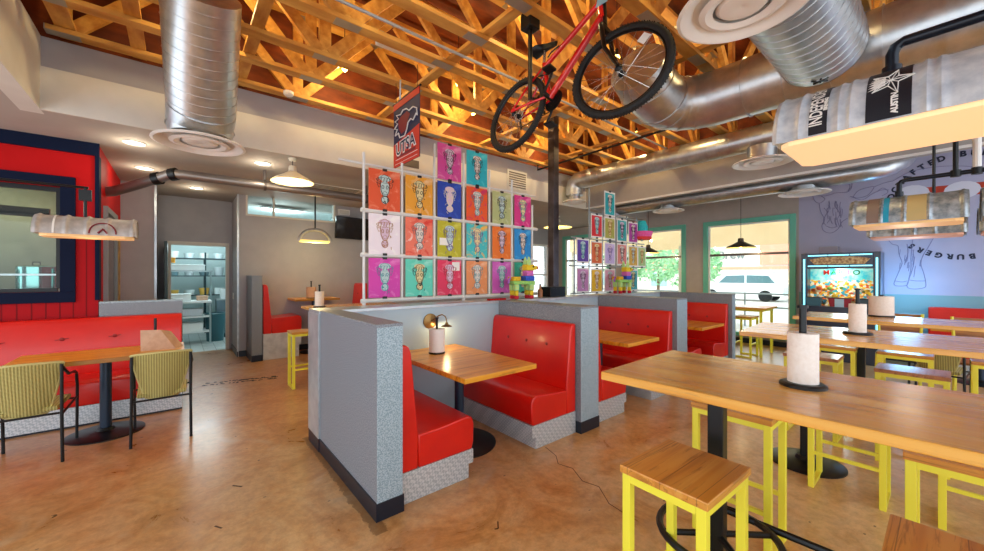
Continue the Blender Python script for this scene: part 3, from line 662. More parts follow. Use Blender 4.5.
for i in range(20):
    z = (1.0, 1.5, 1.95)[i % 3]; k = i // 3; x = -.95 + k * .31
    h = .12 + .12 * R.random(); cols = ['#DCE8E8', '#A8B4B8', '#C8D6DA', '#E0B050', '#5F7C84', '#D8DEDA']
    o = MB().lathe([(.0001, 0), (.09, 0), (.115, h), (.105, h), (.08, .012), (.0001, .012)], seg=16).build('food_pan', mat('pan_%d' % (i % 6), cols[i % 6], .35), None, loc=(.55 + x, 12.5, z + .001))
    tag(o, 'round tub or pan on the dark rack inside the kitchen', 'pan', 'pans on the kitchen rack')
t = thing('work_table', 'white-topped kitchen work table with lower shelves', 'work table', (.22, 10.75, 0))
B(-.42, .36, -.33, .33, .9, .94).build('worktop', M_KW, t, 0)
for z in (.25, .58): B(-.4, .34, -.31, .31, z, z + .03).build('shelf', M_KW, t, 0)
for sx in (-.39, .33):
    for sy in (-.3, .3): MB().tube([(sx, sy, 0), (sx, sy, .9)], .02, 8).build('leg', M_KST, t)
for i, (x, y, z, w, d_, h, m, lab) in enumerate(((.02, 10.7, .941, .4, .34, .16, M_KW, 'white lidded food bin on the kitchen work table'), (.42, 10.8, .941, .2, .26, .1, K, 'tan tray on the kitchen work table'),
        (.15, 10.7, .611, .55, .4, .16, M_KST, 'steel pan on the middle shelf of the work table'), (.15, 10.7, .281, .55, .4, .18, M_KW, 'white bin on the bottom shelf of the work table'),
        (.05, 11.6, 1.62, .9, .34, .14, M_KW, 'long white appliance hanging above the work table'), (-.2, 11.6, 1.8, .3, .26, .12, mat('amber_lid', '#DE9A2A', .4), 'amber tray on top of the long white appliance'))):
    o = B(-w / 2, w / 2, -d_ / 2, d_ / 2, 0, h).build('food_bin', m, None, 0, bevel=.012, loc=(x, y, z)); tag(o, lab, 'bin')
    B(-w / 2 - .01, w / 2 + .01, -d_ / 2 - .01, d_ / 2 + .01, h - .02, h - .005).build('rim', m, o, 0)
t = thing('heat_shelf', 'steel shelf frame holding the long white appliance', 'shelf', (.05, 11.6, 0))
B(-.5, .6, -.18, .18, 1.59, 1.619).build('shelf', M_KST, t, 0)
for sx in (-.47, .57): MB().tube([(sx, 0, 0), (sx, 0, 1.6)], .02, 8).build('post', M_KST, t)
o = MB().lathe([(.0001, 0), (.16, 0), (.2, .62), (.21, .63), (.19, .64), (.15, .02), (.0001, .02)], seg=24).build('waste_bin', M_TBIN, None, loc=(.66, 10.8, 0)); tag(o, 'dark teal round bin beside the kitchen work table', 'bin')
t = thing('prep_cabinet', 'grey steel cabinet with a pale box on top deep in the kitchen', 'cabinet', (1.02, 11.5, 0))
B(-.3, .3, -.3, .3, .1, .9).build('body', mat('slate_steel', '#6F8791', .35, .5), t, 0); B(-.31, .31, -.31, .31, .9, .93).build('worktop', M_KST, t, 0); B(-.26, .26, -.26, .26, 0, .1).build('plinth', M_KD, t, 0)
B(-.25, .2, -.3, -.285, .88, .885).build('handle', M_KST, t, 0)
o = B(-.18, .18, -.15, .15, 0, .24).build('cardboard_box', M_KW, None, 0, bevel=.004, loc=(.98, 11.45, .931)); tag(o, 'pale box standing on the grey kitchen cabinet', 'box'); B(-.181, .181, -.02, .02, .24, .243).build('tape', K, o, 0)
o = thing('trash_sack', 'red and white patterned sack beside the kitchen cabinet', 'sack', (1.52, 12.0, 0)); MB().lathe([(.0001, 0), (.16, .01), (.19, .3), (.16, .75), (.08, .92), (.1, .98), (.0001, .97)], seg=18).build('body', m_noisy('sack_print', '#D8482C', '#EADCD2', 14, .7), o)

# ================================================================== DUCTS
def ringed(mb, p, q, r, step=.12, seg=28, rr=.006):
    p, q = Vector(p), Vector(q); n = max(1, int((q - p).length / step)); d = (q - p) / n; u = d.normalized()
    mb.tube([p, q], r, seg)
    for i in range(1, n): c = p + d * i; mb.tube([c - u * .004, c + u * .004], r + rr, seg)
def diffuser(parent, c, r, h=.12, collar=None):
    """round ceiling diffuser with stepped cones, mouth at c"""
    x, y, z = c
    MB().lathe([(r * .45, .04), (r, 0), (r * 1.02, -.012), (r * .96, -.02), (r * .8, .0), (r * .72, .03), (r * .6, .035)], c, 36).build('diffuser_ring', M_WHITE, parent)
    MB().lathe([(.0001, .0), (r * .18, -.012), (r * .34, -.006), (r * .4, .01), (r * .3, .02)], c, 28).build('diffuser_cone', M_WHITE, parent)
    MB().lathe([(r * .44, -.002), (r * .56, -.016), (r * .66, -.006), (r * .6, .012), (r * .46, .012)], c, 32).build('diffuser_cone', M_WHITE, parent)
    if collar: MB().tube([(x, y, z + .03), (x, y, z + collar)], r * .5, 24).build('collar', M_DUCT, parent)
# slanting duct over the banquette side
t = thing('round_duct', 'steel spiral duct slanting down to a round diffuser over the banquette side', 'air duct', (.17, 4.42, 2.88))
mb = MB(); ringed(mb, (-.03, -.8, .78), (0, -.1, .12), .255, .075, rr=.003); mb.build('duct_run', M_DUCT, t)
MB().tube([(0, -.13, .13), (-.005, -.03, .04), (-.005, 0, -.03), (-.005, 0, -.1)], [.256, .255, .25, .24], 28).tube([(-.005, 0, -.012), (-.005, 0, -.022)], .26, 28).build('elbow', M_DUCT, t)
diffuser(t, (-.01, -.02, -.16), .345)
# big duct above the middle table (axis along y) with elbow
DX, DZ, DR = 4.34, 3.36, .272
t = thing('round_duct', 'very wide steel duct crossing overhead with a segmented elbow behind the bicycle', 'air duct', (DX, 1.72, DZ))
mb = MB(); ringed(mb, (0, -.15, 0), (0, -3.6, 0), DR, .3, 32, .012); mb.build('duct_run', M_DUCT, t)
el = [(0, -.16, 0)] + [(-.32 + .32 * math.cos(a), -.15 + .5 * math.sin(a) * .8, .02 * a) for a in [k * PI / 8 for k in range(1, 5)]]
el += [(-.62, .26, .1), (-.85, .24, .2)]
MB().tube(el, DR, 32).build('elbow', M_DUCT, t, 20)
for p, q in zip(el[1:-1], el[2:]): MB().tube([p, Vector(p) + (Vector(q) - Vector(p)).normalized() * .02], DR + .008, 32).build('seam_ring', M_DUCT, t)
# long duct in front of the window fascia
AX, AZ, AR = 6.39, 3.47, .177
t = thing('round_duct', 'long straight steel duct running before the window-side fascia', 'air duct', (AX, 4.9, AZ))
mb = MB(); ringed(mb, (0, -.15, 0), (0, -6.5, 0), AR, .14, 24, .004); mb.build('duct_run', M_DUCT, t)
MB().tube([(0, -.16, 0), (0, -.02, -.01), (0, .06, -.07), (0, .09, -.16), (0, .09, -.3)], AR, 24).build('elbow', M_DUCT, t, 20)
diffuser(t, (0, .09, -.42), .24, collar=.13)
diffuser(t, (0, -3.22, -.36), .36, collar=.22)
# duct below the window-side ceiling
t = thing('round_duct', 'thin steel duct hugging the ceiling above the teal-framed windows', 'air duct', (7.9, 5.0, 3.06))
mb = MB(); ringed(mb, (0, 0, 0), (0, -4.1, 0), .15, .16, 20, .003); mb.tube([(0, -4.06, 0), (0, -4.2, 0), (.05, -4.34, .02), (.18, -4.46, .07), (.4, -4.54, .16), (.65, -4.58, .27)], [.148, .15, .15, .15, .15, .15], 20); mb.build('duct_run', M_DUCT, t)
diffuser(t, (0, -1.27, -.2), .3, collar=.1); diffuser(t, (0, -3.5, -.2), .34, collar=.1); diffuser(t, (0, -.0, -.2), .3, collar=.1)
# overhead duct coming towards the camera
t = thing('round_duct', 'short capped steel duct overhead with a large white diffuser beneath', 'air duct', (3.86, .63, 3.26))
mb = MB(); ringed(mb, (0, 0, 0), (-2.9, 0, 0), .27, .1, 32, .004); mb.build('duct_run', M_DUCT, t)
MB().lathe([(.272, 0), (.255, .03), (.15, .045), (.0001, .05)], (0, 0, 0), 32, Matrix.Rotation(PI / 2, 4, 'Y')).build('end_cap', mat('duct_cap', '#C5CBCB', .35, .8), t)
mb = MB()
for u0, a0, u1, a1 in ((-.05, -1.5, -.1, -1.15), (-.12, -1.5, -.04, -1.2), (-.05, -1.35, -.12, -1.3)):
    mb.beam((u0, -.272 * math.cos(a0 - .2), .272 * math.sin(a0 - .2)), (u1, -.272 * math.cos(a1 - .2), .272 * math.sin(a1 - .2)), .012, .012)
mb.build('mastic_mark', M_BLK, t, 0)
diffuser(t, (-1.54, .07, -.32), .31, collar=.12)
# exhaust pipe along the low ceiling
t = thing('vent_pipe', 'dark round vent pipe running below the low ceiling out of the kiosk side', 'pipe', (0, 6.2, 2.78))
MB().tube([(-.71, .6, -.22), (-.62, .55, -.21), (-.2, .15, -.06), (-.08, .04, -.01), (.05, 0, 0), (2.5, 0, 0)], .062, 18).build('pipe_run', mat('vent_steel', '#8C8480', .35, .7), t)
for x, y, z in ((-.2, .15, -.06), (-.04, .03, -.005)): MB().tube([(x - .03, y + .02, z - .008), (x + .03, y - .02, z + .008)], .078, 18).build('clamp', M_BLK, t)
for x in (.95, 2.42): MB().tube([(x - .015, 0, 0), (x + .015, 0, 0)], .075, 18).box(x - .015, x + .015, -.01, .01, .05, .219).build('hanger', M_DARKPIPE, t)
# ================================================================== STEEL COLUMN, BICYCLE
t = thing('steel_column', 'dark square steel column rising from the low wall behind the booths', 'column', (4.42, 3.85, 0))
B(-.06, .06, -.06, .06, 0, 3.95).build('shaft', m_noisy('dark_raw_steel', '#2A211E', '#5A5358', 3, .35, metal=.6), t, 0, bevel=.008)
B(-.1, .1, -.07, .07, 3.94, 3.955).build('top_plate', M_BLK, t, 0)
B(-.1, .1, -.1, .1, 0, .012).build('foot_plate', M_BLK, t, 0)
for i, (p, q, lab) in enumerate((((5.45, 5.15, 3.58), (5.3, 1.4, 3.58), 'thin black gas pipe crossing under the trusses beside the long duct'),)):
    o = MB().tube([(p[0], p[1], 3.67), p, q], .018, 8).build('black_pipe', M_BLK, None); tag(o, lab, 'pipe')
RH = Vector((2.354, 2.487, 2.95)); FH = Vector((2.327, 1.428, 2.9)); NN = Vector((-.975, .014, .221)).normalized()
DA = (FH - RH).normalized(); UP = DA.cross(NN).normalized()
if UP.z < 0: UP = -UP
NN = DA.cross(UP).normalized()
bike = thing('bicycle', 'red mountain bicycle with black tyres hung on a rod under the roof trusses', 'bicycle', RH)
def bp(a, b, n=0): return DA * a + UP * b + NN * n
M_FRAME = mat('red_bike_frame', '#D8141A', .25, coat=.6); M_TYRE = m_noisy('tyre_rubber', '#0C0C0D', '#1B1A1A', 60, .75); M_RIM = mat('black_rim', '#16171A', .3, .5); M_SPOKE = mat('spoke_steel', '#E2E2E0', .2, .9); M_SIL = mat('bike_alloy', '#C8C8C8', .25, .8)
def wheel(c, ax1, ax2, axn):
    def w(r, a, n=0): return c + ax1 * (r * math.cos(a)) + ax2 * (r * math.sin(a)) + axn * n
    A_ = [2 * PI * k / 56 for k in range(56)]
    ty = MB().tube([w(.325, a) for a in A_], .026, 10, closed=True)
    for k in range(112):
        a = 2 * PI * k / 112
        for s in (-1, 1):
            n = s * (.008 if k % 2 else .016); p = w(.35 - abs(n) * .25, a, n); ty.beam(p - axn * .006, p + axn * .006, .006, .005, up=(w(1, a) - c).normalized())
    tyre = ty.build('tyre', M_TYRE, bike, 40)
    MB().tube([w(.298, a) for a in A_], .011, 6, closed=True).build('rim', M_RIM, bike)
    hub = MB().tube([c - axn * .05, c - axn * .035, c, c + axn * .035, c + axn * .05], [.012, .028, .016, .028, .012], 14).build('hub', M_RIM, bike)
    for k in range(28):
        a = 2 * PI * k / 28; s = 1 if k % 2 else -1; off = .5 * (1 if (k // 2) % 2 else -1)
        MB().tube([w(.026, a + off * 2.2, s * .033), w(.29, a)], .0016, 5, cap=False).build('spoke', M_SPOKE, bike)
    return w
O0 = Vector((0, 0, 0)); FC = DA * 1.06
wheel(O0, DA, UP, NN)
axn = Vector((-.956, -.199, .216)).normalized(); ax1 = axn.cross(UP).normalized(); ax1 = ax1 if ax1.dot(DA) > 0 else -ax1; axu = axn.cross(ax1).normalized(); axu = axu if axu.z > 0 else -axu
wf = wheel(FC, ax1, axu, axn)
MB().add([wf(r, a, .012) for r, a in ((.2, .82), (.205, 1.12), (.27, 1.08), (.27, .86))] + [wf(r, a, .016) for r, a in ((.2, .82), (.205, 1.12), (.27, 1.08), (.27, .86))], [(0, 1, 2, 3), (7, 6, 5, 4), (0, 4, 5, 1), (1, 5, 6, 2), (2, 6, 7, 3), (3, 7, 4, 0)]).build('spoke_reflector', M_WHITE, bike, 0)
BB = (.40, .03); SC = (.25, .36); HT = (.76, .7); HB = (.80, .56)
MB().tube([bp(*SC), bp(*HT)], .021, 14).build('top_tube', M_FRAME, bike)
MB().tube([bp(*BB), bp(*HB)], .027, 14).build('down_tube', M_FRAME, bike)
MB().tube([bp(*BB), bp(.24, .4)], .019, 14).build('seat_tube', M_FRAME, bike)
MB().tube([bp(HB[0] + .01, HB[1] - .03), bp(HT[0] - .015, HT[1] + .035)], .026, 14).build('head_tube', M_FRAME, bike)
for s in (-1, 1):
    MB().tube([bp(0, 0, s * .062), bp(.12, .17, s * .05), bp(.245, .34, s * .02)], .009, 10).build('seat_stay', M_FRAME, bike)
    MB().tube([bp(0, 0, s * .062), bp(.2, .02, s * .05), bp(.39, .03, s * .025)], .01, 10).build('chain_stay', M_FRAME, bike)
    MB().tube([FC + axn * (s * .055), bp(.93, .2, s * .055), bp(.86, .4, s * .052)], [.012, .016, .019], 12).build('fork_leg', M_BLK, bike)
    MB().beam(bp(.875, .33, s * .03), bp(.855, .40, s * .03), .018, .03).build('brake', M_BLK, bike, 0, bevel=.004)
MB().beam(bp(.86, .41, -.07), bp(.86, .41, .07), .035, .04).build('fork_crown', M_BLK, bike, 0, bevel=.008)
MB().tube([bp(.86, .41), bp(.78, .74), bp(.76, .8)], .015, 10).build('steerer', M_BLK, bike)
MB().tube([bp(.76, .8), bp(.83, .85)], .017, 10).build('stem', M_BLK, bike)
MB().tube([bp(.78, .9, -.31), bp(.82, .88, -.16), bp(.83, .85, -.05), bp(.83, .85, .05), bp(.82, .88, .16), bp(.78, .9, .31)], .013, 10).build('handlebar', M_BLK, bike)
for s in (-1, 1): MB().tube([bp(.785, .897, s * .2), bp(.78, .9, s * .32)], .018, 10).build('grip', M_TYRE, bike)
MB().beam(bp(.8, .63, .03), bp(.8, .75, .03), .1, .004, up=NN).build('head_badge', mat('sky_blue_tag', '#8FC3E0', .4), bike, 0)
MB().tube([bp(.24, .39), bp(.215, .53)], .013, 10).build('seat_post', M_SIL, bike)
sd = [(-.14, .575, .07), (-.06, .585, .062), (.03, .575, .03), (.12, .565, .014), (.14, .56, .008)]
vs = []; fs = []
for a, b, w_ in sd: vs += [bp(.21 + a, b, -w_), bp(.21 + a, b + .012, 0), bp(.21 + a, b, w_), bp(.21 + a, b - .035, w_ * .6), bp(.21 + a, b - .035, -w_ * .6)]
for i in range(len(sd) - 1): fs += [(i * 5 + k, i * 5 + (k + 1) % 5, i * 5 + 5 + (k + 1) % 5, i * 5 + 5 + k) for k in range(5)]
fs += [(4, 3, 2, 1, 0), tuple(range(20, 25))]
MB().add(vs, fs).build('saddle', M_BLK, bike, 60)
MB().tube([bp(.3, .42, .025), bp(.34, .45, .03), bp(.42, .47, .03)], .006, 8).build('brake_cable', M_BLK, bike)
def gear(c, r, n, th=.004, off=0):
    mb = MB(); pts = []
    for k in range(n * 2): rr = r if k % 2 else r * .95; a = PI * k / n; pts.append((rr, a))
    f = [c + DA * (rr * math.cos(a)) + UP * (rr * math.sin(a)) + NN * off for rr, a in pts]; b = [p + NN * th for p in f]; m_ = len(f)
    return mb.add(f + b, [tuple(range(m_))[::-1], tuple(range(m_, 2 * m_))] + [(i, (i + 1) % m_, m_ + (i + 1) % m_, m_ + i) for i in range(m_)])
for r, off in ((.092, .05), (.072, .042), (.052, .034)): gear(bp(*BB), r, 36, .003, -off).build('chainring', M_BLK, bike, 0)
for r, off in ((.055, .035), (.045, .041), (.034, .047)): gear(O0, r, 20, .003, -off).build('sprocket', M_SIL, bike, 0)
MB().tube([bp(BB[0], BB[1], -.07), bp(BB[0], BB[1], .07)], .02, 14).build('bottom_bracket', M_BLK, bike)
for s, (da, db) in ((-1, (-.06, -.16)), (1, (.06, .16))):
    MB().beam(bp(BB[0], BB[1], s * .07), bp(BB[0] + da, BB[1] + db, s * .078), .022, .014).build('crank_arm', M_BLK, bike, 0, bevel=.004)
    pc = bp(BB[0] + da, BB[1] + db, s * .12); MB().beam(pc - DA * .045, pc + DA * .045, .08, .02, up=UP).build('pedal', M_BLK, bike, 0, bevel=.004)
ch = [bp(BB[0], BB[1] + .092, -.045), bp(0, .05, -.042)]; ch2 = [bp(BB[0], BB[1] - .092, -.045), bp(.06, -.11, -.042), bp(.0, -.09, -.042), bp(-.02, -.05, -.042)]
MB().tube(ch, .004, 6).build('chain', M_BLK, bike); MB().tube(ch2, .004, 6).build('chain', M_BLK, bike)
MB().beam(bp(0, -.02, -.05), bp(.045, -.12, -.05), .014, .03).build('rear_derailleur', M_BLK, bike, 0, bevel=.004)
MB().tube([bp(.2, .3, 0), bp(.36, .25, .02), bp(.43, .26, .05)], .008, 8).build('bottle_cage', M_BLK, bike)
t = thing('hanging_rod', 'dark steel rod with a black box that carries the bicycle', 'rod', (RH + bp(.2, .1)).to_tuple())
hz = (RH + bp(.2, .1)).z
MB().tube([(-.05, 0, -.03), (-.05, 0, 4.7 - hz)], .019, 12).build('rod', M_BLK, t); B(-.11, .01, -.06, .06, 3.6 - hz, 3.82 - hz).build('mount_box', M_BLK, t, 0, bevel=.008)
MB().tube([(-.05, 0, -.02), (.04, 0, 0), (.06, 0, .03)], .012, 10).build('hook', M_BLK, t)

# ================================================================== HANGING POSTERS
PY = 3.76
def m_water(name, a, b, c=None, lo=.4):
    if name in MC: return MC[name]
    m = mat(name, a, .55); v = coords(m, (1, 1, 1)); n = noise(m, v, 7, 6, .6, 1.2)
    st = [(lo - .12, b), (lo + .06, a), (.7, a)]
    if c: st = [(.34, c), (.46, a), (.58, a), (.68, b)]
    setc(m, ramp(m, n, st)); return m
M_CLIP = mat('black_clip', '#0A0A0C', .4); M_ACR = mat('poster_margin', '#D9D6D2', .5)
def doodle(w, h, s):
    """hand-drawn head under a broad hat: a plain made-up figure, drawn in thin strokes on the sheet face (towards -y)"""
    r = random.Random(s); mb = MB()
    def st(pts, q=.0038):
        for a, b in zip(pts, pts[1:]):
            mb.beam((a[0] * w, -.006, a[1] * h), (b[0] * w, -.006, b[1] * h), q, .0012, up=(0, 1, 0)) if 0 else mb.tube([(a[0] * w, -.005, a[1] * h), (b[0] * w, -.005, b[1] * h)], q * .5, 4, cap=False)
    def arc(cx, cz, rx, rz, a0, a1, n=9): return [(cx + rx * math.cos(a0 + (a1 - a0) * k / n) + r.uniform(-.008, .008), cz + rz * math.sin(a0 + (a1 - a0) * k / n) + r.uniform(-.006, .006)) for k in range(n + 1)]
    hz_ = .24 + r.uniform(-.02, .03); hw = .27 + r.uniform(-.03, .03)
    st(arc(0, hz_, hw, .07, PI, 2 * PI)); st(arc(0, hz_ - .01, hw, .05 + r.uniform(0, .03), PI, 0)); st(arc(0, hz_ + .01, hw * .55, .12, PI, 0), .005)
    for k in range(6): x = -hw * .8 + k * hw * .32; st([(x, hz_ - .05), (x + .03, hz_ + .05)], .006)
    st([(-.15, hz_ - .06), (-.12, -.02), (-.06, -.14), (.06, -.14), (.13, -.02), (.15, hz_ - .06)], .007)
    for s_ in (-1, 1):
        st(arc(s_ * .07, .08, .035, .045, 0, 2 * PI, 8), .006); st([(s_ * .15, .14), (s_ * .26, .18), (s_ * .2, .06), (s_ * .14, .08)])
    st(arc(0, -.07, .07, .04, 0, 2 * PI, 9)); st(arc(0, -.24, .11 + r.uniform(-.02, .03), .09, 0, 2 * PI, 11), .007)
    for k in range(7): a = r.uniform(0, 6.28); st([(.1 * math.cos(a), -.24 + .08 * math.sin(a)), (.03 * math.cos(a), -.24 + .02 * math.sin(a))], .005)
    for k in range(5): x = r.uniform(-.2, .2); z = r.uniform(-.34, .1); st([(x, z), (x + r.uniform(-.06, .06), z - r.uniform(.03, .08))], .005)
    return mb
DCOL = {'k': mat('ink_black', '#1B1A20', .6), 'b': mat('ink_teal', '#2A8FA0', .6), 'v': mat('ink_violet', '#6A4F9E', .6), 'g': mat('ink_grey', '#5E6A72', .6), 'r': mat('ink_red', '#A8302C', .6), 'w': mat('ink_pale', '#E8E2C0', .6), 'o': mat('ink_ochre', '#A8742A', .6)}
def poster(label, x, ztop, w, h, a, b, ink, group, c=None, margin=0, seed=0, white=None):
    t = thing('hanging_poster', label, 'poster', (x + w / 2, PY, ztop - h / 2), 0, group)
    m_ = m_water('watercolour_%s_%s' % (a.strip('#'), b.strip('#')), a, b, c)
    if margin: B(-w / 2, w / 2, 0, .004, -h / 2, h / 2).build('margin', M_WHITE, t, 0); B(-w / 2 + margin, w / 2 - margin, -.002, -.0002, -h / 2 + margin * 1.3, h / 2 - margin * 1.3).build('sheet', m_, t, 0)
    else: B(-w / 2, w / 2, 0, .004, -h / 2, h / 2).build('sheet', m_, t, 0)
    if white:
        x0_, x1_, z0_, z1_ = white; B(x0_ * w, x1_ * w, -.003, -.0003, z0_ * h, z1_ * h).build('white_patch', M_WHITE, t, 0)
    pale = MB()
    for cx_, cz_, rx_, rz_ in ((0, .04, .15, .2), (0, .3, .2, .08), (0, -.24, .12, .1)): pale.add([((cx_ + rx_ * math.cos(q_ * PI / 8)) * w, -.0035, (cz_ + rz_ * math.sin(q_ * PI / 8)) * h) for q_ in range(16)], [tuple(range(16))])
    pale.build('pale_wash', mat('wash_' + ('a', 'b', 'c', 'd')[seed % 4], ('#E8DCD4', '#BFD8D8', '#E8D8A0', '#DCC4DC')[seed % 4], .6), t, 0)
    doodle(w - 2 * margin, h - 2 * margin, seed).build('drawing', DCOL[ink], t, 0)
    for s in (-1, 1): B(-.022, .022, -.012, .008, s * h / 2 - .012, s * h / 2 + .012).build('clip', M_CLIP, t, 0)
GA = 'painted posters of the nearer hanging grid'; GB = 'painted posters of the farther hanging grid'
C1 = [1.492, 1.902, 2.306, 2.718, 3.132, 3.521]; ww = .345
for k, (ci, row, a, b, ink, lab, c) in enumerate([
    (2, 0, '#D4489C', '#EDA2CC', 'k', 'magenta painted poster at the very top of the nearer grid', None), (3, 0, '#1FB6CC', '#5AD6E0', 'k', 'cyan painted poster at the very top of the nearer grid', None),
    (0, 1, '#E2562A', '#F29A78', 'k', 'red-orange painted poster, top one of the column nearest the TV', None), (1, 1, '#EBA42C', '#F4CFA0', 'k', 'amber and pink painted poster directly below the banner', None),
    (2, 1, '#1A3FAE', '#3560C8', 'w', 'deep blue painted poster with pale lines under the magenta one', None), (3, 1, '#E85A1E', '#C8206C', 'b', 'orange poster with magenta edges under the cyan one', '#D02864'),
    (4, 1, '#B4BF84', '#D2D8AE', 'k', 'pale olive painted poster of the upper row', None), (5, 1, '#D8308A', '#F08ABC', 'b', 'hot pink poster with teal figure beside the steel column', None),
    (0, 2, '#F2EAF6', '#FFFFFF', 'o', 'nearly white lilac-washed poster with faint tan drawing', None), (1, 2, '#EE7A62', '#FBEAE4', 'g', 'white poster with red splashes below the amber one', '#E23A2C'),
    (2, 2, '#B8B41E', '#D8D65A', 'v', 'olive yellow poster with a violet figure and white patch', None), (3, 2, '#3FC0C8', '#EADB4A', 'v', 'cyan and yellow streaked painted poster', '#F0B83C'),
    (4, 2, '#E8741E', '#F29A50', 'k', 'plain orange painted poster above the violet-pink one', None), (5, 2, '#1C8CD8', '#52B8EC', 'k', 'bright sky blue painted poster above the teal one', None),
    (0, 3, '#D83FB0', '#EA86D0', 'b', 'magenta poster with blue figure at the bottom near the red bench', None), (1, 3, '#62D8C0', '#A8ECDC', 'k', 'mint green painted poster of the bottom row', None),
    (2, 3, '#E0305C', '#F29CB0', 'r', 'crimson poster with pink side of the bottom row', None), (3, 3, '#E8925C', '#F4C09C', 'b', 'peach-orange poster with a blue hat of the bottom row', None),
    (4, 3, '#CF5CC0', '#E294D8', 'b', 'violet-pink poster behind the tail of the nearer donkey pinata', None), (5, 3, '#1FA98C', '#56CDB0', 'g', 'teal green poster behind the nearer donkey pinata', None)]):
    zt = [3.045, 2.6, 2.14, 1.68][row]; h = .42
    poster(lab, C1[ci], zt, ww - .012 * ci * .5, h if row < 3 else .41, a, b, ink, GA, c, 0, k + 3, (-.42, .12, -.18, .02) if (ci, row) == (2, 2) else ((.1, .42, .2, .45) if (ci, row) == (2, 3) else None))
C2 = [4.87, 5.25, 5.635, 6.02, 6.4, 6.73]
for k, (ci, zt, h, a, b, ink, lab) in enumerate([
    (2, 2.96, .43, '#20A8B4', '#58CCD2', 'k', 'tall teal poster standing above the farther grid'), (1, 2.53, .4, '#D8202C', '#E8505A', 'b', 'red poster at the top of the farther grid'),
    (2, 2.52, .4, '#AFAE4C', '#CFCB80', 'o', 'olive gold poster at the top of the farther grid'), (3, 2.52, .42, '#2FA6A8', '#6CC8C4', 'k', 'second teal poster just below the tall teal one'),
    (4, 2.5, .4, '#B03A9C', '#CC70BE', 'k', 'purple-magenta poster at the top of the farther grid'), (0, 2.1, .4, '#5A3AA0', '#7A5CC0', 'b', 'deep violet poster beside the steel column'),
    (1, 2.08, .4, '#D8642C', '#E88A54', 'r', 'burnt orange poster under the red one'), (2, 2.08, .4, '#C8B4E4', '#DDD0F0', 'v', 'pale lilac poster in the middle of the farther grid'),
    (3, 2.08, .4, '#DC8078', '#ECA8A0', 'k', 'salmon pink poster in the middle of the farther grid'), (4, 2.06, .4, '#D8A83C', '#E8C870', 'o', 'golden poster in the middle of the farther grid'),
    (5, 2.06, .4, '#A4C884', '#C4DCA8', 'o', 'sage green poster below the paper hat'), (0, 1.63, .41, '#C080B8', '#DCA8D4', 'k', 'mauve poster at the bottom beside the column'),
    (1, 1.62, .41, '#E2B41C', '#ECC850', 'o', 'sunflower yellow poster at the bottom of the farther grid'), (2, 1.62, .41, '#DC9CB8', '#ECC0D2', 'r', 'dusty pink poster behind the back of the farther pinata'),
    (4, 1.62, .41, '#2A9CA4', '#5CC4C4', 'k', 'teal poster at the bottom, past the farther pinata')]):
    poster(lab, C2[ci], zt, .325 if ci < 5 else .3, h, a, b, ink, GB, None, .022, 60 + k)
M_ROD = mat('white_rod', '#DDE1E2', .4); M_ROD2 = mat('grey_rod', '#8E9A9E', .4)
t = thing('poster_frame', 'white rod grid the nearer posters are clipped to', 'rod grid', (1.2, PY + .02, 2))
def rod(tt, a, b, m, r, ox, oz=2): MB().tube([(a[0] - ox, 0, a[1] - oz), (b[0] - ox, 0, b[1] - oz)], r, 8).build('rod', m, tt)
for z, x0, x1 in ((2.635, 1.2, 3.95), (2.165, 1.42, 3.98), (1.71, 1.42, 3.98), (1.24, 1.42, 3.98)): rod(t, (x0, z), (x1, z), M_ROD, .013 if z > 2.5 else .022, 1.2)
for x, z0, z1 in ((1.45, 1.24, 2.75), (1.87, 1.24, 2.72), (2.275, 1.24, 3.02), (2.687, 1.24, 3.0), (3.095, 1.24, 2.86), (3.49, 1.24, 2.8), (3.885, 1.24, 2.5)): rod(t, (x, z0), (x, z1), M_ROD, .014, 1.2)
for x in (1.45, 2.687, 3.885): MB().tube([(x - 1.2, 0, 1.201 - 2), (x - 1.2, 0, 1.26 - 2)], .02, 8).build('foot', M_ROD, t)
t = thing('poster_frame', 'grey rod grid the farther posters are clipped to', 'rod grid', (4.8, PY + .02, 2))
for z, x0, x1 in ((2.55, 5.2, 6.95), (2.105, 4.75, 7.0), (1.655, 4.7, 7.0), (1.215, 4.75, 7.0)): rod(t, (x0, z), (x1, z), M_ROD2, .011, 4.8)
for x, z0, z1 in ((4.84, 1.24, 2.1), (5.225, 1.24, 2.95), (5.61, 1.24, 2.6), (5.995, 1.24, 2.6), (6.37, 1.24, 2.6), (6.72, 1.24, 2.6)): rod(t, (x, z0), (x, z1), M_ROD2, .012, 4.8)
for x in (4.84, 5.995, 6.72): MB().tube([(x - 4.8, 0, 1.201 - 2), (x - 4.8, 0, 1.25 - 2)], .018, 8).build('foot', M_ROD2, t)

# ---- banner
M_BNV = mat('banner_navy', '#1A2148', .7); M_BOR = mat('banner_orange_red', '#C8321E', .7); M_BW = mat('banner_white', '#E4E4E4', .6); M_BMR = mat('banner_maroon', '#7E1E2A', .7)
t = thing('hanging_banner', 'navy and orange cloth banner with UTSA lettering and a bird head', 'banner', (1.9, 3.745, 3.08))
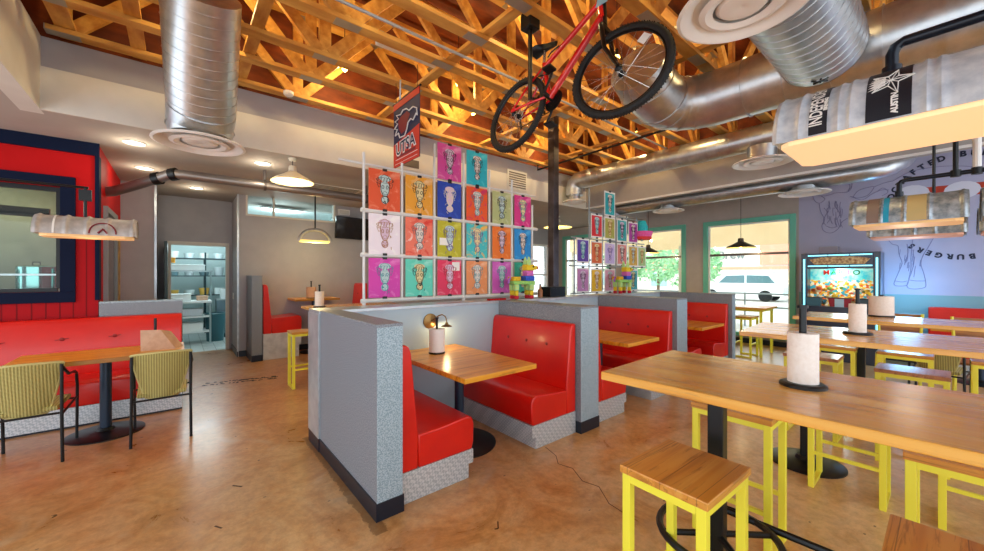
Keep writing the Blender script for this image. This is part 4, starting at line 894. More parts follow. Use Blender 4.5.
# local: viewer looks along +x, left is +y
B(0, .006, -.3, .3, -.36, .36).build('cloth', M_BNV, t, 0)
B(-.004, -.0005, -.3, .3, .29, .36).build('top_stripe', M_BOR, t, 0)
MB().add([(-.003, .3, -.36), (-.003, -.3, -.36), (-.003, -.3, -.02), (-.003, .3, -.1)], [(0, 1, 2, 3)]).build('lower_field', M_BOR, t, 0)
mb = MB(); bird = [(-.12, .2), (-.22, .22), (-.17, .17), (-.26, .16), (-.19, .12), (-.27, .08), (-.2, .06), (-.25, 0), (-.17, .01), (-.14, -.05), (-.02, -.06), (.03, 0), (.06, .06), (.12, .08), (.17, .05), (.24, .1), (.26, .07), (.25, .15), (.17, .19), (.08, .18), (.02, .22), (-.06, .23)]
mb.tube([(-.006, -u, v) for u, v in bird], .007, 5, closed=True); mb.build('bird_outline', M_BW, t, 0)
mb = MB(); inn = [(-.18, .15), (-.1, .18), (.03, .19), (.1, .14), (.05, .09), (.0, .0), (-.1, -.02), (-.17, .06)]; mb.add([(-.004, -u, v) for u, v in inn], [tuple(range(8))]); mb.build('bird_face', M_BMR, t, 0)
mb = MB(); put_text(mb, 'UTSA', .18, (-.009, 0, -.16), (0, -1, .06), (0, .06, 1), .002); mb.build('lettering', M_BNV, t, 0)
mb = MB(); put_text(mb, 'UTSA', .18, (-.006, 0, -.16), (0, -1, .06), (0, .06, 1), .016); mb.build('lettering_edge', M_BW, t, 0)
B(-.005, -.0034, -.22, .22, -.265, -.235).build('maroon_bar', M_BMR, t, 0)
mb = MB().box(-.005, -.0035, -.26, .24, -.285, -.279).box(-.005, -.0035, -.26, .26, -.33, -.326); mb.build('stripe', M_BW, t, 0)
MB().tube([(.003, -.32, .365), (.003, .32, .365)], .01, 8).build('hanger_rod', M_BLK, t)
for y in (-.25, .25): MB().tube([(.003, y, .365), (.003, y, .6)], .003, 5).build('cord', M_BLK, t)

# ---- pinatas
def pinata(label, x, y, rz, s):
    """faces local +x"""
    t = thing('donkey_pinata', label, 'pinata', (x, y, 1.201), rz, 'donkey pinatas on the low wall')
    Q = {k: m_noisy('crepe_' + k, a, b, 60, .9, bmp=.5) for k, a, b in (('yellow', '#F0C420', '#E8D83C'), ('pink', '#E678B4', '#C86CC8'), ('blue', '#2848C0', '#3C6CD8'), ('green', '#78CC78', '#B4DC68'), ('mint', '#9CE0A8', '#D4E878'), ('red', '#C41C2C', '#D83048'), ('gold', '#E8C828', '#D89C28'), ('purple', '#9A5CC8', '#B878D0'))}
    def bx(x0, x1, y0, y1, z0, z1, m, n): MB().box(x0 * s, x1 * s, y0 * s, y1 * s, z0 * s, z1 * s).build(n, Q[m], t, 0, bevel=.012 * s, seg=3)
    for lx in (-.13, .1):
        for ly in (-1, 1):
            a = ly * .055
            bx(lx - .024, lx + .03, a - .024, a + .024, 0, .045, 'red', 'hoof'); bx(lx - .025, lx + .025, a - .025, a + .025, .045, .11, 'yellow', 'leg_band'); bx(lx - .03, lx + .03, a - .03, a + .03, .11, .19, 'mint', 'leg')
    bx(-.18, .05, -.08, .08, .19, .235, 'green', 'belly'); bx(-.185, -.07, -.078, .078, .235, .29, 'gold', 'back'); bx(.045, .15, -.08, .08, .18, .235, 'green', 'chest')
    bx(.01, .15, -.07, .07, .235, .3, 'blue', 'neck'); bx(.03, .14, -.06, .06, .3, .37, 'pink', 'neck_band'); bx(.03, .15, -.06, .06, .37, .45, 'yellow', 'head'); bx(.15, .21, -.04, .04, .38, .435, 'yellow', 'muzzle'); bx(.21, .235, -.035, .035, .39, .43, 'red', 'nose')
    for ly in (-1, 1):
        MB().lathe([(.028 * s, 0), (.03 * s, .04 * s), (.012 * s, .1 * s), (.0001, .12 * s)], (.07 * s, ly * .045 * s, .44 * s), 10).build('ear', Q['mint'], t)
        MB().sphere((.13 * s, ly * .062 * s, .42 * s), .012 * s, 8, 6).build('eye', M_BLK, t)
    MB().tube([(-.18 * s, 0, .28 * s), (-.21 * s, 0, .25 * s), (-.215 * s, 0, .2 * s)], .015 * s, 8).build('tail', Q['purple'], t)
pinata('rainbow donkey pinata standing on the low wall beside the steel column', 3.42, 3.5, math.radians(-12), .98)
pinata('rainbow donkey pinata farther along the wall, before the farther posters', 5.78, 3.5, math.radians(-8), .98)
t = thing('paper_hat', 'teal and pink paper hat pinata perched at the corner of the farther grid', 'paper hat', (6.88, PY, 2.19))
for z0, z1, r0, r1, cn, n in ((0, .05, .17, .18, 'red', 'band'), (.05, .15, .17, .2, 'pink', 'brim'), (.15, .26, .1, .11, 'teal2', 'crown'), (.26, .36, .1, .07, 'teal2', 'crown')):
    MB().lathe([(.0001, z0), (r0, z0), (r1, z1), (.0001, z1)], (0, 0, 0), 16).build(n, m_noisy('crepe2_' + cn, {'red': '#D83048', 'pink': '#E84CA0', 'teal2': '#18AEB8'}[cn], {'red': '#E85038', 'pink': '#F07ABC', 'teal2': '#3CC8CC'}[cn], 60, .9, bmp=.5), t)
MB().tube([(0, 0, .001), (0, 0, -.03)], .02, 6).build('stub', M_ROD2, t)
for i, (x, y, m, lab, s) in enumerate(((3.88, 3.62, mat('brown_bottle', '#A8683A', .3), 'small brown bottle on the low wall beside the column', .8), )):
    o = MB().lathe([(.0001, 0), (.035, 0), (.035, .09), (.015, .12), (.012, .16), (.0001, .16)], seg=16).build('bottle', m, None, loc=(x, y, 1.201)); tag(o, lab, 'bottle'); MB().lathe([(.014, .16), (.014, .18), (.0001, .18)], seg=12).build('cap', M_BLK, o)
o = B(-.13, .13, -.03, .03, 0, .02).build('red_tray', M_KRED, None, 0, loc=(2.98, 3.5, 1.201), bevel=.004); tag(o, 'flat red tray lying on the low wall by the nearer pinata', 'tray'); B(-.12, .12, -.025, .025, .02, .022).build('lining', M_BLK, o, 0)
o = B(-.16, .16, -.09, .09, 0, .14).build('black_box', M_BLK, None, 0, loc=(4.13, 3.6, 1.201), bevel=.006); tag(o, 'black box on the low wall just before the column', 'box'); B(-.14, .14, -.095, -.09, .02, .12).build('front_panel', M_RIM, o, 0)

# ================================================================== BARREL LAMPS
M_INNER = mat('barrel_lamp_inner', '#F4D2A0', .55, emit='#FFD09A', es=.62)
def barrel_lamp(label, c, L_, r, rz, skin, bands, pipe, drop=0, power=14, inner=M_INNER, rings=(.04, .3, .5, .7, .96)):
    """half barrel opening downwards: c = middle of the open face, axis along local y, near side local -x"""
    t = thing('barrel_lamp', label, 'pendant lamp', c, rz, 'half-barrel pendant lamps'); seg = 20; n = 110
    pts = []
    for j in range(n + 1):
        f = j / n; rr = r * (1 - .0 * f) + sum(.012 * math.exp(-((f - k) * L_ / .014) ** 2) for k in rings); pts.append((rr, -L_ / 2 + f * L_))
    vs = []; fs = []
    for off in (0, -.006):
        for rr, y in pts:
            for k in range(seg + 1): a = PI * k / seg; vs.append(((rr + off) * -math.cos(a), y, (rr + off) * math.sin(a)))
    g = (n + 1) * (seg + 1)
    for j in range(n):
        for k in range(seg): a = j * (seg + 1) + k; fs += [(a, a + 1, a + seg + 2, a + seg + 1), (g + a, g + a + seg + 1, g + a + seg + 2, g + a + 1)]
        for k in (0, seg): a = j * (seg + 1) + k; fs.append((a, a + seg + 1, g + a + seg + 1, g + a))
    MB().add(vs, fs).build('shade', skin, t, 40)
    for s in (-1, 1):
        e = [(-math.cos(PI * k / seg) * (r - .002), s * (L_ / 2 - .01), math.sin(PI * k / seg) * (r - .002)) for k in range(seg + 1)]
        MB().add(e + [(x, y - s * .006, z) for x, y, z in e], [tuple(range(seg + 1)), tuple(range(seg + 1, 2 * seg + 2))[::-1], (0, seg, 2 * seg + 1, seg + 1)]).build('end_cap', skin, t, 0)
    q = r - .03
    corner = [(-q + .05, -L_ / 2 + .03), (q - .05, -L_ / 2 + .03), (q, -L_ / 2 + .08), (q, L_ / 2 - .08), (q - .05, L_ / 2 - .03), (-q + .05, L_ / 2 - .03), (-q, L_ / 2 - .08), (-q, -L_ / 2 + .08)]
    MB().prism(corner, -.02, .008).build('diffuser', inner, t, 0)
    for (f0, f1, a0, a1, m_, nm) in bands:
        vs = []; ns = 14
        for j in (0, 1):
            for k in range(ns + 1):
                a = a0 + (a1 - a0) * k / ns; y = L_ / 2 - (f0, f1)[j] * L_; vs.append(((r + .0045) * -math.cos(a), y, (r + .0045) * math.sin(a)))
        MB().add(vs, [(k, k + 1, ns + 2 + k, ns + 1 + k) for k in range(ns)]).build(nm, m_, t, 40)
    if pipe: MB().tube([(0, pipe[0], r + .002)] + pipe[1], .03 if r > .3 else .02, 14).tube([(0, pipe[0], r + .001), (0, pipe[0], r + .05)], .045 if r > .3 else .03, 14).build('pipe', mat('dark_navy_pipe', '#0E1826', .3, .3), t)
    if power: bulb_light('barrel_light', (c[0], c[1], c[2] - .06), power, (1, .82, .55), .12)
    return t
def barrel_text(t, txt, size, f, a, r, L_, m, bold=.004, wf=1):
    """text running up the barrel: baseline along the circumference"""
    mb = MB()
    def fn(u, v): ang = a + u / r; return Vector((-(r + .006) * math.cos(ang), L_ / 2 - f * L_ - (-v), (r + .006) * math.sin(ang)))
    put_text(mb, txt, size, (0, 0, 0), (1, 0, 0), (0, 1, 0), bold, fn=fn, wfac=wf); mb.build('lettering', m, t, 0)
M_LBL = mat('black_label', '#0C0F1C', .5)
LR, LL = .375, 1.35
t = barrel_lamp('large half-barrel pendant lamp with black brewery labels hanging nearest the camera', (3.36, .73 - LL / 2, 2.35), LL, LR, 0, M_GALV,
    [(.136, .2, .02, 1.7, M_LBL, 'black_label'), (.322, .452, .02, 1.9, M_LBL, 'black_label')], (.16 - .0 + .0, [(0, .16, .5), (0, .145, .54), (0, .11, .56), (0, -1.2, .56)]), power=0, rings=(.98, .9, .765, .725, .51, .47, .15))
barrel_text(t, 'INDEPENDENCE', .085, .16, .72, LR, LL, M_WHITE, .002, .68); barrel_text(t, 'BREWING', .024, .192, .55, LR, LL, M_WHITE, .002)
barrel_text(t, 'AUSTIN', .036, .405, .24, LR, LL, M_WHITE, .002)
# flaming star on the label
mb = MB()
def bpt(u, v):
    ang = .68 + v / LR; return Vector((-(LR + .008) * math.cos(ang), LL / 2 - .385 * LL - u, (LR + .008) * math.sin(ang)))
star = []
for k in range(10): rr = .088 if k % 2 == 0 else .036; a = PI / 2 + k * PI / 5 - .3; star.append((rr * math.cos(a) + .01, rr * math.sin(a) * 1.3))
mb.tube([bpt(*p) for p in star], .0035, 5, closed=True)
for k in range(5): mb.tube([bpt(*star[2 * k]), bpt(.01, 0), bpt(*star[2 * k + 1])], .0025, 5)
for k in range(4):
    u = -.065 + k * .004; mb.add([bpt(-.01, -.035 + k * .02), bpt(-.082, -.055 + k * .022), bpt(-.055, -.035 + k * .022), bpt(-.075, -.03 + k * .022), bpt(-.012, -.018 + k * .02)], [(0, 1, 2), (0, 2, 3), (0, 3, 4)])
mb.build('star_emblem', M_WHITE, t, 0)
M_INN2 = mat('barrel_lamp_inner_far', '#E8BC80', .55, emit='#FFC888', es=.28); M_INN3 = mat('barrel_lamp_inner_pink', '#D8A890', .55, emit='#FFB090', es=.15)
cols = [mat('blue_barrel_band', '#1C9CC0', .5), mat('tan_barrel_band', '#C8B078', .5), mat('brown_barrel_band', '#8A7468', .5)]
t = barrel_lamp('half-barrel pendant lamp with blue and tan bands above the farthest high table', (5.45, .255, 2.0), .76, .27, 0, M_GALV2,
    [(.17, .3, .02, 2.6, cols[2], 'brown_band'), (.3, .37, .02, 2.6, cols[0], 'blue_band'), (.48, .68, .02, 2.6, cols[1], 'tan_band')], (.045, [(0, .045, .4), (0, .03, .42), (0, 0, .43), (0, -1.6, .43)]), power=1, inner=M_INN2)
barrel_lamp('weathered half-barrel pendant lamp next along the same pipe, cut by the frame edge', (5.45, -.57, 2.0), .76, .27, 0, M_GALV2, [(.1, .22, .02, 2.6, mat('rust_band', '#8C3E24', .6), 'rust_band')], None, power=1, inner=M_INN2)
barrel_lamp('half-barrel pendant lamp hanging behind and below the banded one', (6.95, .25, 1.98), .8, .28, 0, M_GALV2, [(.2, .45, .3, 2.4, M_DARKPIPE, 'dark_band')], None, power=1, inner=M_INN3)
barrel_lamp('half-barrel pendant lamp farther off in the back row, near the frame edge', (6.95, -.62, 1.98), .8, .28, 0, M_GALV2, [], None, power=1, inner=M_INN3)
t = thing('hanger_pole', 'black ceiling pole carrying the pipe of the banded barrel lamp', 'pole', (5.45, -.05, 2.43)); MB().tube([(0, 0, 0), (0, 0, 1.24)], .018, 10).build('pole', M_BLK, t); MB().tube([(0, 0, -.03), (0, 0, .03)], .034, 12).build('tee_joint', M_BLK, t)
t = thing('hanger_pole', 'green-tipped white ceiling pole next to the black one', 'pole', (5.45, -.17, 2.43)); MB().tube([(0, 0, .02), (0, 0, .33)], .026, 10).build('pole', M_WHITE, t); MB().tube([(0, 0, .33), (0, 0, 1.24)], .026, 10).build('green_section', mat('deep_green', '#1E6A4A', .4), t); MB().tube([(0, 0, -.03), (0, 0, .03)], .034, 12).build('tee_joint', M_BLK, t)
for i, y in enumerate((.1, -.8)):
    o = MB().tube([(6.95, y, 2.262), (6.95, y, 3.66)], .014, 8).build('lamp_cable', M_BLK, None); tag(o, ['black drop cable of the back-row barrel lamp nearer the game cabinet', 'black drop cable of the back-row barrel lamp at the frame edge'][i], 'cable')
t = barrel_lamp('slim half-barrel pendant lamp with a dark red badge over the banquette table', (-.62, 5.02, 1.86), .64, .17, PI / 2, m_noisy('tan_barrel', '#A8A29E', '#C4BEBA', 14, .5, metal=.3), [(.18, .2, .02, 3.1, M_WHITE, 'rib')], None, power=1, inner=M_INN2)
mb = MB(); cp = [(-(.177) * math.cos(.35 + .0 + .11 / .17 * math.sin(k * PI / 12) * .9), .39 - .5 * .78 - .085 * math.cos(k * PI / 12), .177 * math.sin(.05 + .11 / .17 * math.sin(k * PI / 12) * .9)) for k in range(13)]
mb.tube([(-.178 * math.cos(a), y, .178 * math.sin(a)) for a, y in [(.08 + .6 * math.sin(k * PI / 14), -.1 - .085 * math.cos(k * PI / 14)) for k in range(15)]], .006, 5); mb.tube([(-.178 * math.cos(a), y, .178 * math.sin(a)) for a, y in ((.1, -.13), (.32, -.1), (.1, -.07))], .009, 5); mb.build('red_badge', M_BMR, t, 0)
t = thing('lamp_bracket', 'thin black rod and bracket carrying the slim barrel lamp', 'bracket', (-.75, 5.02, 2.3))
MB().tube([(-2.6, 0, 0.0), (.12, 0, 0)], .012, 8).build('rod', M_BLK, t); MB().tube([(.1, 0, 0), (.1, 0, -.268)], .012, 8).build('drop_rod', M_BLK, t); B(.06, .14, -.02, .02, -.12, -.02).build('clamp', M_BLK, t, 0)

# ================================================================== OTHER LAMPS, TV, GRILLES
M_CREAM = mat('cream_shade', '#EFE6CE', .4); M_CRIN = mat('cream_shade_inside', '#FFF0B8', .5, emit='#FFD860', es=1.1)
def dish_lamp(label, x, y, z, r, top, m=M_CREAM, pw=10, g=None):
    t = thing('dish_pendant', label, 'pendant lamp', (x, y, z), 0, g)
    MB().lathe([(r, 0), (r, -.006), (r * .86, .03), (r * .45, .09), (r * .2, .13), (r * .17, .2), (.0001, .21)], seg=36).build('shade', m, t)
    MB().lathe([(r * .97, -.003), (r * .8, .025), (r * .4, .075), (.0001, .1)], seg=36).build('inner_face', M_CRIN, t)
    MB().sphere((0, 0, .02), .03).build('bulb', M_BULB, t); MB().tube([(0, 0, .2), (0, 0, top - z)], .005, 6).build('cord', M_BLK, t)
    MB().lathe([(.0001, top - z - .001), (.05, top - z - .001), (.04, top - z - .03), (.0001, top - z - .035)], seg=20).build('ceiling_rose', m, t)
    bulb_light('dish_light', (x, y, z - .05), pw, (1, .82, .5), .06); return t
dish_lamp('cream dish pendant lamp under the low back ceiling', 1.13, 5.36, 2.7, .25, CZ)
dish_lamp('white dish pendant lamp glowing yellow just past the steel column', 7.4, 6.3, 2.72, .36, CZ)
M_ZINC = mat('dark_zinc', '#5E5448', .4, .6)
dish_lamp('dark cone pendant lamp before the window nearest the game cabinet', 9.2, 3.35 - .55, 2.09, .29, 3.6, M_ZINC, 4)
dish_lamp('dark cone pendant lamp before the middle window beside the paper hat', 9.0, 4.75, 2.06, .27, 3.6, M_ZINC, 4)
t = thing('arch_pendant', 'horn-shaped arched steel pendant lamp over the back-room table', 'pendant lamp', (1.96, 7.5, 2.13))
MB().tube([(.27 * -math.cos(PI * k / 14), 0, .22 * math.sin(PI * k / 14)) for k in range(15)], .03, 12).build('arch_frame', M_DUCT, t)
B(-.26, .24, -.07, .07, -.02, .02).build('diffuser', M_CRIN, t, 0, bevel=.008); MB().tube([(0, 0, .22), (0, 0, .87)], .014, 8).build('stem', M_BLK, t)
bulb_light('arch_light', (1.96, 7.5, 2.04), 14, (1, .76, .36), .08)
for i, (x, y, lab) in enumerate(((-.38, 5.86, 'round recessed ceiling light nearest the slanting duct'), (-.36, 7.15, 'round recessed ceiling light beside the bend of the vent pipe'), (.24, 8.2, 'round recessed ceiling light before the kitchen doorway'), (.87, 5.84, 'round recessed ceiling light near the cream dish pendant'))):
    t = thing('recessed_light', lab, 'ceiling light', (x, y, CZ - .001), 0, 'recessed lights in the low ceiling')
    MB().lathe([(.1, 0), (.1, -.008), (.075, -.01), (.07, 0)], seg=28).build('trim_ring', M_WHITE, t); MB().lathe([(.072, -.005), (.0001, -.005)], seg=28).build('lens', mat('downlight_lens', '#FFF6DE', .4, emit='#FFF0CC', es=9), t)
    bulb_light('downlight', (x, y, CZ - .14), 3.5, (1, .88, .66), .05)
t = thing('television', 'black flat television on the back wall beside the nearer posters', 'television', (2.92, BY - .1, 2.52)); t.rotation_euler = (math.radians(6), 0, math.radians(6))
B(-.38, .38, -.03, .03, -.235, .235).build('housing', M_BLK, t, 0, bevel=.006); B(-.365, .365, -.034, -.03, -.215, .22).build('screen', mat('dark_screen', '#140C0C', .1), t, 0); B(-.05, .05, .03, .1, -.05, .05).build('wall_mount', M_BLK, t, 0)
M_GRL = mat('grille_white', '#B9B4AE', .5)
def grille(label, x, y, z, w, h, flat=False):
    t = thing('air_grille', label, 'air grille', (x, y, z))
    mb = MB()
    if flat:
        B(-w / 2, w / 2, -h / 2, h / 2, -.012, 0).build('frame', M_FAS, t, 0)
        for k in range(8): yy = -h / 2 + .05 + k * (h - .1) / 7; B(-w / 2 + .04, w / 2 - .04, yy - .012, yy + .012, -.018, -.012).build('louvre', M_DARKPIPE, t, 0)
    else:
        B(-w / 2, w / 2, -.012, 0, -h / 2, h / 2).build('frame', M_FAS, t, 0)
        for k in range(7): zz = -h / 2 + .05 + k * (h - .1) / 6; B(-w / 2 + .035, w / 2 - .035, -.018, -.012, zz - .01, zz + .01).build('louvre', M_DARKPIPE, t, 0)
grille('square return air grille lying in the low back ceiling', 1.95, 6.9, CZ - .001, 1.1, .7, True)
grille('square air grille on the pale fascia above the end of the nearer posters', 4.95, 5.213, 3.3, .5, .36)
grille('small air grille on the fascia behind the banner', 2.72, 5.213, 3.2, .34, .2)
t = thing('exit_box', 'small white box fitting on the back wall above the television', 'wall box', (2.75, BY - .03, 2.86)); B(-.12, .12, -.03, .03, -.06, .06).build('housing', M_WHITE, t, 0, bevel=.004); B(-.1, .1, -.033, -.03, -.04, .04).build('face_plate', M_FAS, t, 0)
t = thing('smoke_detector', 'round white smoke detector hanging under a truss by the fascia', 'smoke detector', (1.0, 4.95, 3.64)); MB().lathe([(.0001, -.03), (.04, -.028), (.055, -.01), (.055, .02), (.0001, .02)], seg=24).build('housing', M_WHITE, t); MB().tube([(0, 0, .02), (0, 0, .035)], .02, 10).build('stem', M_WHITE, t)
t = thing('light_switch', 'white wall switch on the corner beside the kitchen doorway', 'switch', (.835, 8.9, 1.1)); B(-.012, 0, -.04, .04, -.06, .06).build('plate', M_WHITE, t, 0); B(-.018, -.012, -.012, .012, -.025, .025).build('rocker', M_FAS, t, 0)

# ================================================================== MURAL
M_INK = mat('mural_navy_ink', '#1C2440', .6); M_LINE = mat('mural_line_ink', '#8885AC', .7); M_MRED = mat('mural_red', '#B83A1E', .6); M_MWH = mat('mural_white', '#DCDDEE', .6)
mu = thing('wall_mural', 'painted longhorn steer with circular burger lettering on the lilac wall', 'mural', (WX, -.154, 2.63))
def wp(u, v, e=.004): return (-e, -u, v)           # u to the viewer's right, v up, relative to the circle centre
def arc_text(txt, r, a0, step, size, up_out=True):
    for k, ch in enumerate(txt):
        a = a0 - step * k
        if ch == ' ': continue
        mb = MB(); rad = (math.cos(a), math.sin(a)); upv = rad if up_out else (-rad[0], -rad[1]); rgt = (upv[1], -upv[0])
        put_text(mb, ch, size, wp(r * rad[0], r * rad[1], .006), (0, -rgt[0], rgt[1]), (0, -upv[0], upv[1]), .006)
        mb.build('letter', M_INK, mu, 0)
arc_text('HANDCRAFTED BURGERS ', .83, math.radians(185), math.radians(8.0), .12)
arc_text('HANDCRAFTED BURGERS ', .83, math.radians(185) - math.radians(8.0) * 21.5, math.radians(8.0), .11)
def stroke(pts, w=.007, m=None, n=6, nm='drawn_line'):
    # catmull-rom through points
    P_ = [pts[0]] + list(pts) + [pts[-1]]; out = []
    for i in range(1, len(P_) - 2):
        p0, p1, p2, p3 = P_[i - 1:i + 3]
        for k in range(n):
            t_ = k / n; out.append(tuple(.5 * (2 * p1[j] + (p2[j] - p0[j]) * t_ + (2 * p0[j] - 5 * p1[j] + 4 * p2[j] - p3[j]) * t_ * t_ + (3 * p1[j] - p0[j] - 3 * p2[j] + p3[j]) * t_ ** 3) for j in (0, 1)))
    out.append(pts[-1]); return [wp(a, b, .003) for a, b in out]
def W2(px, py):  # point of the wall under the sketch
    k = (px - 492) / F; x = WX; d = x / (FW[0] + RT[0] * k); y = d * (FW[1] + RT[1] * k); return (-(y + .154), CAMH + (275.5 - py) * d / F - 2.63)
def sk(lines, w):
    mb = MB()
    for l in lines: mb.tube(stroke([W2(*p) for p in l]), w, 5, cap=False)
    return mb
sk([[(812, 194), (815, 201), (820, 203), (825, 199), (821, 196)], [(819, 203), (821, 212), (824, 219), (822, 226), (824, 231), (831, 233), (838, 229), (842, 222), (848, 218)],
    [(812, 194), (824, 196), (836, 193), (848, 192), (852, 186), (851, 182), (847, 181)], [(848, 192), (850, 187), (849, 184)], [(853, 197), (858, 191), (866, 188), (874, 187), (868, 195), (859, 198), (853, 197)],
    [(874, 187), (884, 183), (893, 181)], [(850, 196), (862, 200), (872, 194), (882, 190), (889, 190)], [(826, 226), (832, 228), (838, 226)], [(824, 208), (827, 212), (824, 218)], [(836, 208), (839, 212), (841, 218)],
    [(893, 181), (910, 172), (935, 167), (960, 166), (984, 168)], [(877, 192), (883, 188), (888, 192), (882, 196)]], .005).build('steer_outline', M_LINE, mu, 0)
rr_ = random.Random(3); ls = []
for k in range(26): x = 823 + rr_.random() * 20; y = 200 + rr_.random() * 20; ls.append([(x, y), (x + rr_.uniform(-1, 1), y + 4), (x + rr_.uniform(-2, 2), y + 8)])
sk(ls, .004).build('steer_shading', M_LINE, mu, 0)
sk([[(887, 238), (892, 244), (898, 246), (899, 254), (902, 262), (901, 267), (897, 276), (894, 284), (898, 286), (907, 285), (909, 278), (911, 268), (911, 258), (912, 246), (913, 238)],
    [(913, 250), (914, 262), (911, 274), (907, 286), (913, 289), (923, 288), (926, 285), (924, 274), (921, 264), (923, 256), (929, 246), (934, 237)], [(906, 262), (908, 252), (907, 244)], [(909, 280), (916, 281), (925, 281)], [(895, 281), (902, 282), (907, 281)]], .005).build('leg_outline', M_LINE, mu, 0)
ls = []
for k in range(18): x = 900 + rr_.random() * 22; y = 248 + rr_.random() * 24; ls.append([(x, y), (x - 1, y + 6)])
sk(ls, .004).build('leg_shading', M_LINE, mu, 0)
# red and white painted flag band inside the circle
a0_, b0_ = W2(921, 188), W2(990, 181); c0_, d0_ = W2(990, 194), W2(921, 196)
MB().add([wp(*p, .002) for p in (d0_, c0_, b0_, a0_)], [(0, 1, 2, 3)]).build('red_stripe', M_MRED, mu, 0)
mb = MB()
for px, py, q in ((912, 194, .2), (962, 190, .19)):
    u, v = W2(px, py); mb.add([wp(u + q * math.cos(k * PI / 8), v + q * .75 * math.sin(k * PI / 8), .003) for k in range(16)], [tuple(range(15, -1, -1))])
mb.build('white_blob', M_MWH, mu, 0)

# ================================================================== GAME CABINET
t = thing('arcade_cabinet', 'dark coin-pusher game cabinet with cyan light strips and a bright playfield', 'arcade game', (9.25, 1.22, 0))
M_CAB = mat('cabinet_navy', '#10203A', .3, coat=.3); M_LED = mat('cyan_led', '#9FF4FF', .3, emit='#7FE8FF', es=1.7)
B(-.1, .42, -.5, .5, 0, .78).build('lower_body', M_CAB, t, 0, bevel=.008); B(.25, .42, -.5, .5, .78, 1.9).build('back_body', M_CAB, t, 0)
B(-.3, .25, -.52, -.43, .78, 1.9).build('side_panel', M_CAB, t, 0, bevel=.006); B(-.3, .25, .43, .52, .78, 1.9).build('side_panel', M_CAB, t, 0, bevel=.006)
B(-.3, .25, -.43, .43, 1.62, 1.9).build('marquee_box', M_CAB, t, 0, bevel=.004); B(-.3, .25, -.43, .43, .78, .95).build('control_panel', M_CAB, t, 0)
for z in (1.86, 1.67):
    for k in range(3): B(-.315, -.3, -.42 + k * .285, -.42 + k * .285 + .27, z - .009, z + .009).build('light_strip', M_LED, t, 0)
for y in (-.475, .475): B(-.315, -.3, y - .012, y + .012, .3, 1.8).build('light_strip', M_LED, t, 0)
mb = MB().add([(-.306, .33, 1.7), (-.306, -.33, 1.7), (-.306, -.4, 1.79), (-.306, -.25, 1.825), (-.306, 0, 1.835), (-.306, .25, 1.825), (-.306, .4, 1.79)], [tuple(range(7))]); mb.build('marquee_plate', m_noisy('marquee_gold', '#EBD09A', '#A06A44', 30, .5), t, 0)
def m_prizes():
    m = mat('playfield_print', '#FFD070', .5, emit='#FFFFFF', es=.42)
    tc = N(m, 'ShaderNodeTexCoord'); sp = N(m, 'ShaderNodeSeparateXYZ'); L(m, tc.outputs['Object'], sp.inputs[0])
    vo = N(m, 'ShaderNodeTexVoronoi'); vo.inputs['Scale'].default_value = 26; L(m, coords(m, (1, 1, 1)), vo.inputs['Vector'])
    s2 = N(m, 'ShaderNodeSeparateColor'); L(m, vo.outputs['Color'], s2.inputs[0])
    pr = ramp(m, s2.outputs[0], [(0, '#F2C02A'), (.25, '#F7E9C0'), (.45, '#E06A30'), (.6, '#FFF4D8'), (.75, '#3FA8B8'), (.9, '#D89030'), (1, '#7A3820')], 'CONSTANT')
    z = maprange(m, sp.outputs['Z'], 0, 1); n = noise(m, coords(m), 9, 4)
    sky = ramp(m, n, [(.35, '#38C8D0'), (.6, '#B8ECD8')])
    zz = math_(m, 'ADD', sp.outputs['Z'], math_(m, 'MULTIPLY', n, .2)); f = math_(m, 'GREATER_THAN', zz, 1.5)
    c = mix(m, f, pr, sky); setc(m, c); L(m, c, bsdf(m).inputs['Emission Color']); return m
B(-.05, -.045, -.43, .43, .95, 1.62).build('playfield_screen', m_prizes(), t, 0)
PC = ['#F2C02A', '#F0E2B8', '#DC5A2C', '#3A9CB4', '#E89A30', '#FFF6E0', '#7AB040']
for k in range(60):
    r_ = .028 + .016 * R.random(); y = R.uniform(-.38, .38); z = .95 + R.random() ** 1.4 * .3
    MB().sphere((R.uniform(-.2, -.09), y, z + r_), r_, 8, 5, (1, R.uniform(.8, 1.3), R.uniform(.5, 1))).build('prize_token', mat('prize_%d' % (k % 7), PC[k % 7], .35), t)
for k, (ch, cc) in enumerate(zip('MARIO', ('#D8281C', '#1C7C30', '#1C50B0', '#B8207C', '#1C7C50'))):
    mb = MB(); put_text(mb, ch, .12, (-.056, .2 - k * .1, 1.555), (0, -1, 0), (0, 0, 1), .003); mb.build('letter', mat('logo_%d' % k, cc, .4, emit=cc, es=.12), t, 0)
bulb_light('cabinet_light', (9.1, 1.22, 1.55), 6, (.9, 1, 1), .1); bulb_light('cabinet_glow', (9.1, .45, 1.3), 22, (.25, .62, 1), .2)
o = B(-.12, .12, -.13, .13, 0, .12).build('white_pedestal', mat('grey_box', '#9A93A0', .5), None, 0, loc=(9.2, 1.38, 1.901), bevel=.004); tag(o, 'small grey box standing on top of the game cabinet', 'box'); B(-.1, .1, -.11, .11, .12, .124).build('lid', M_FAS, o, 0)
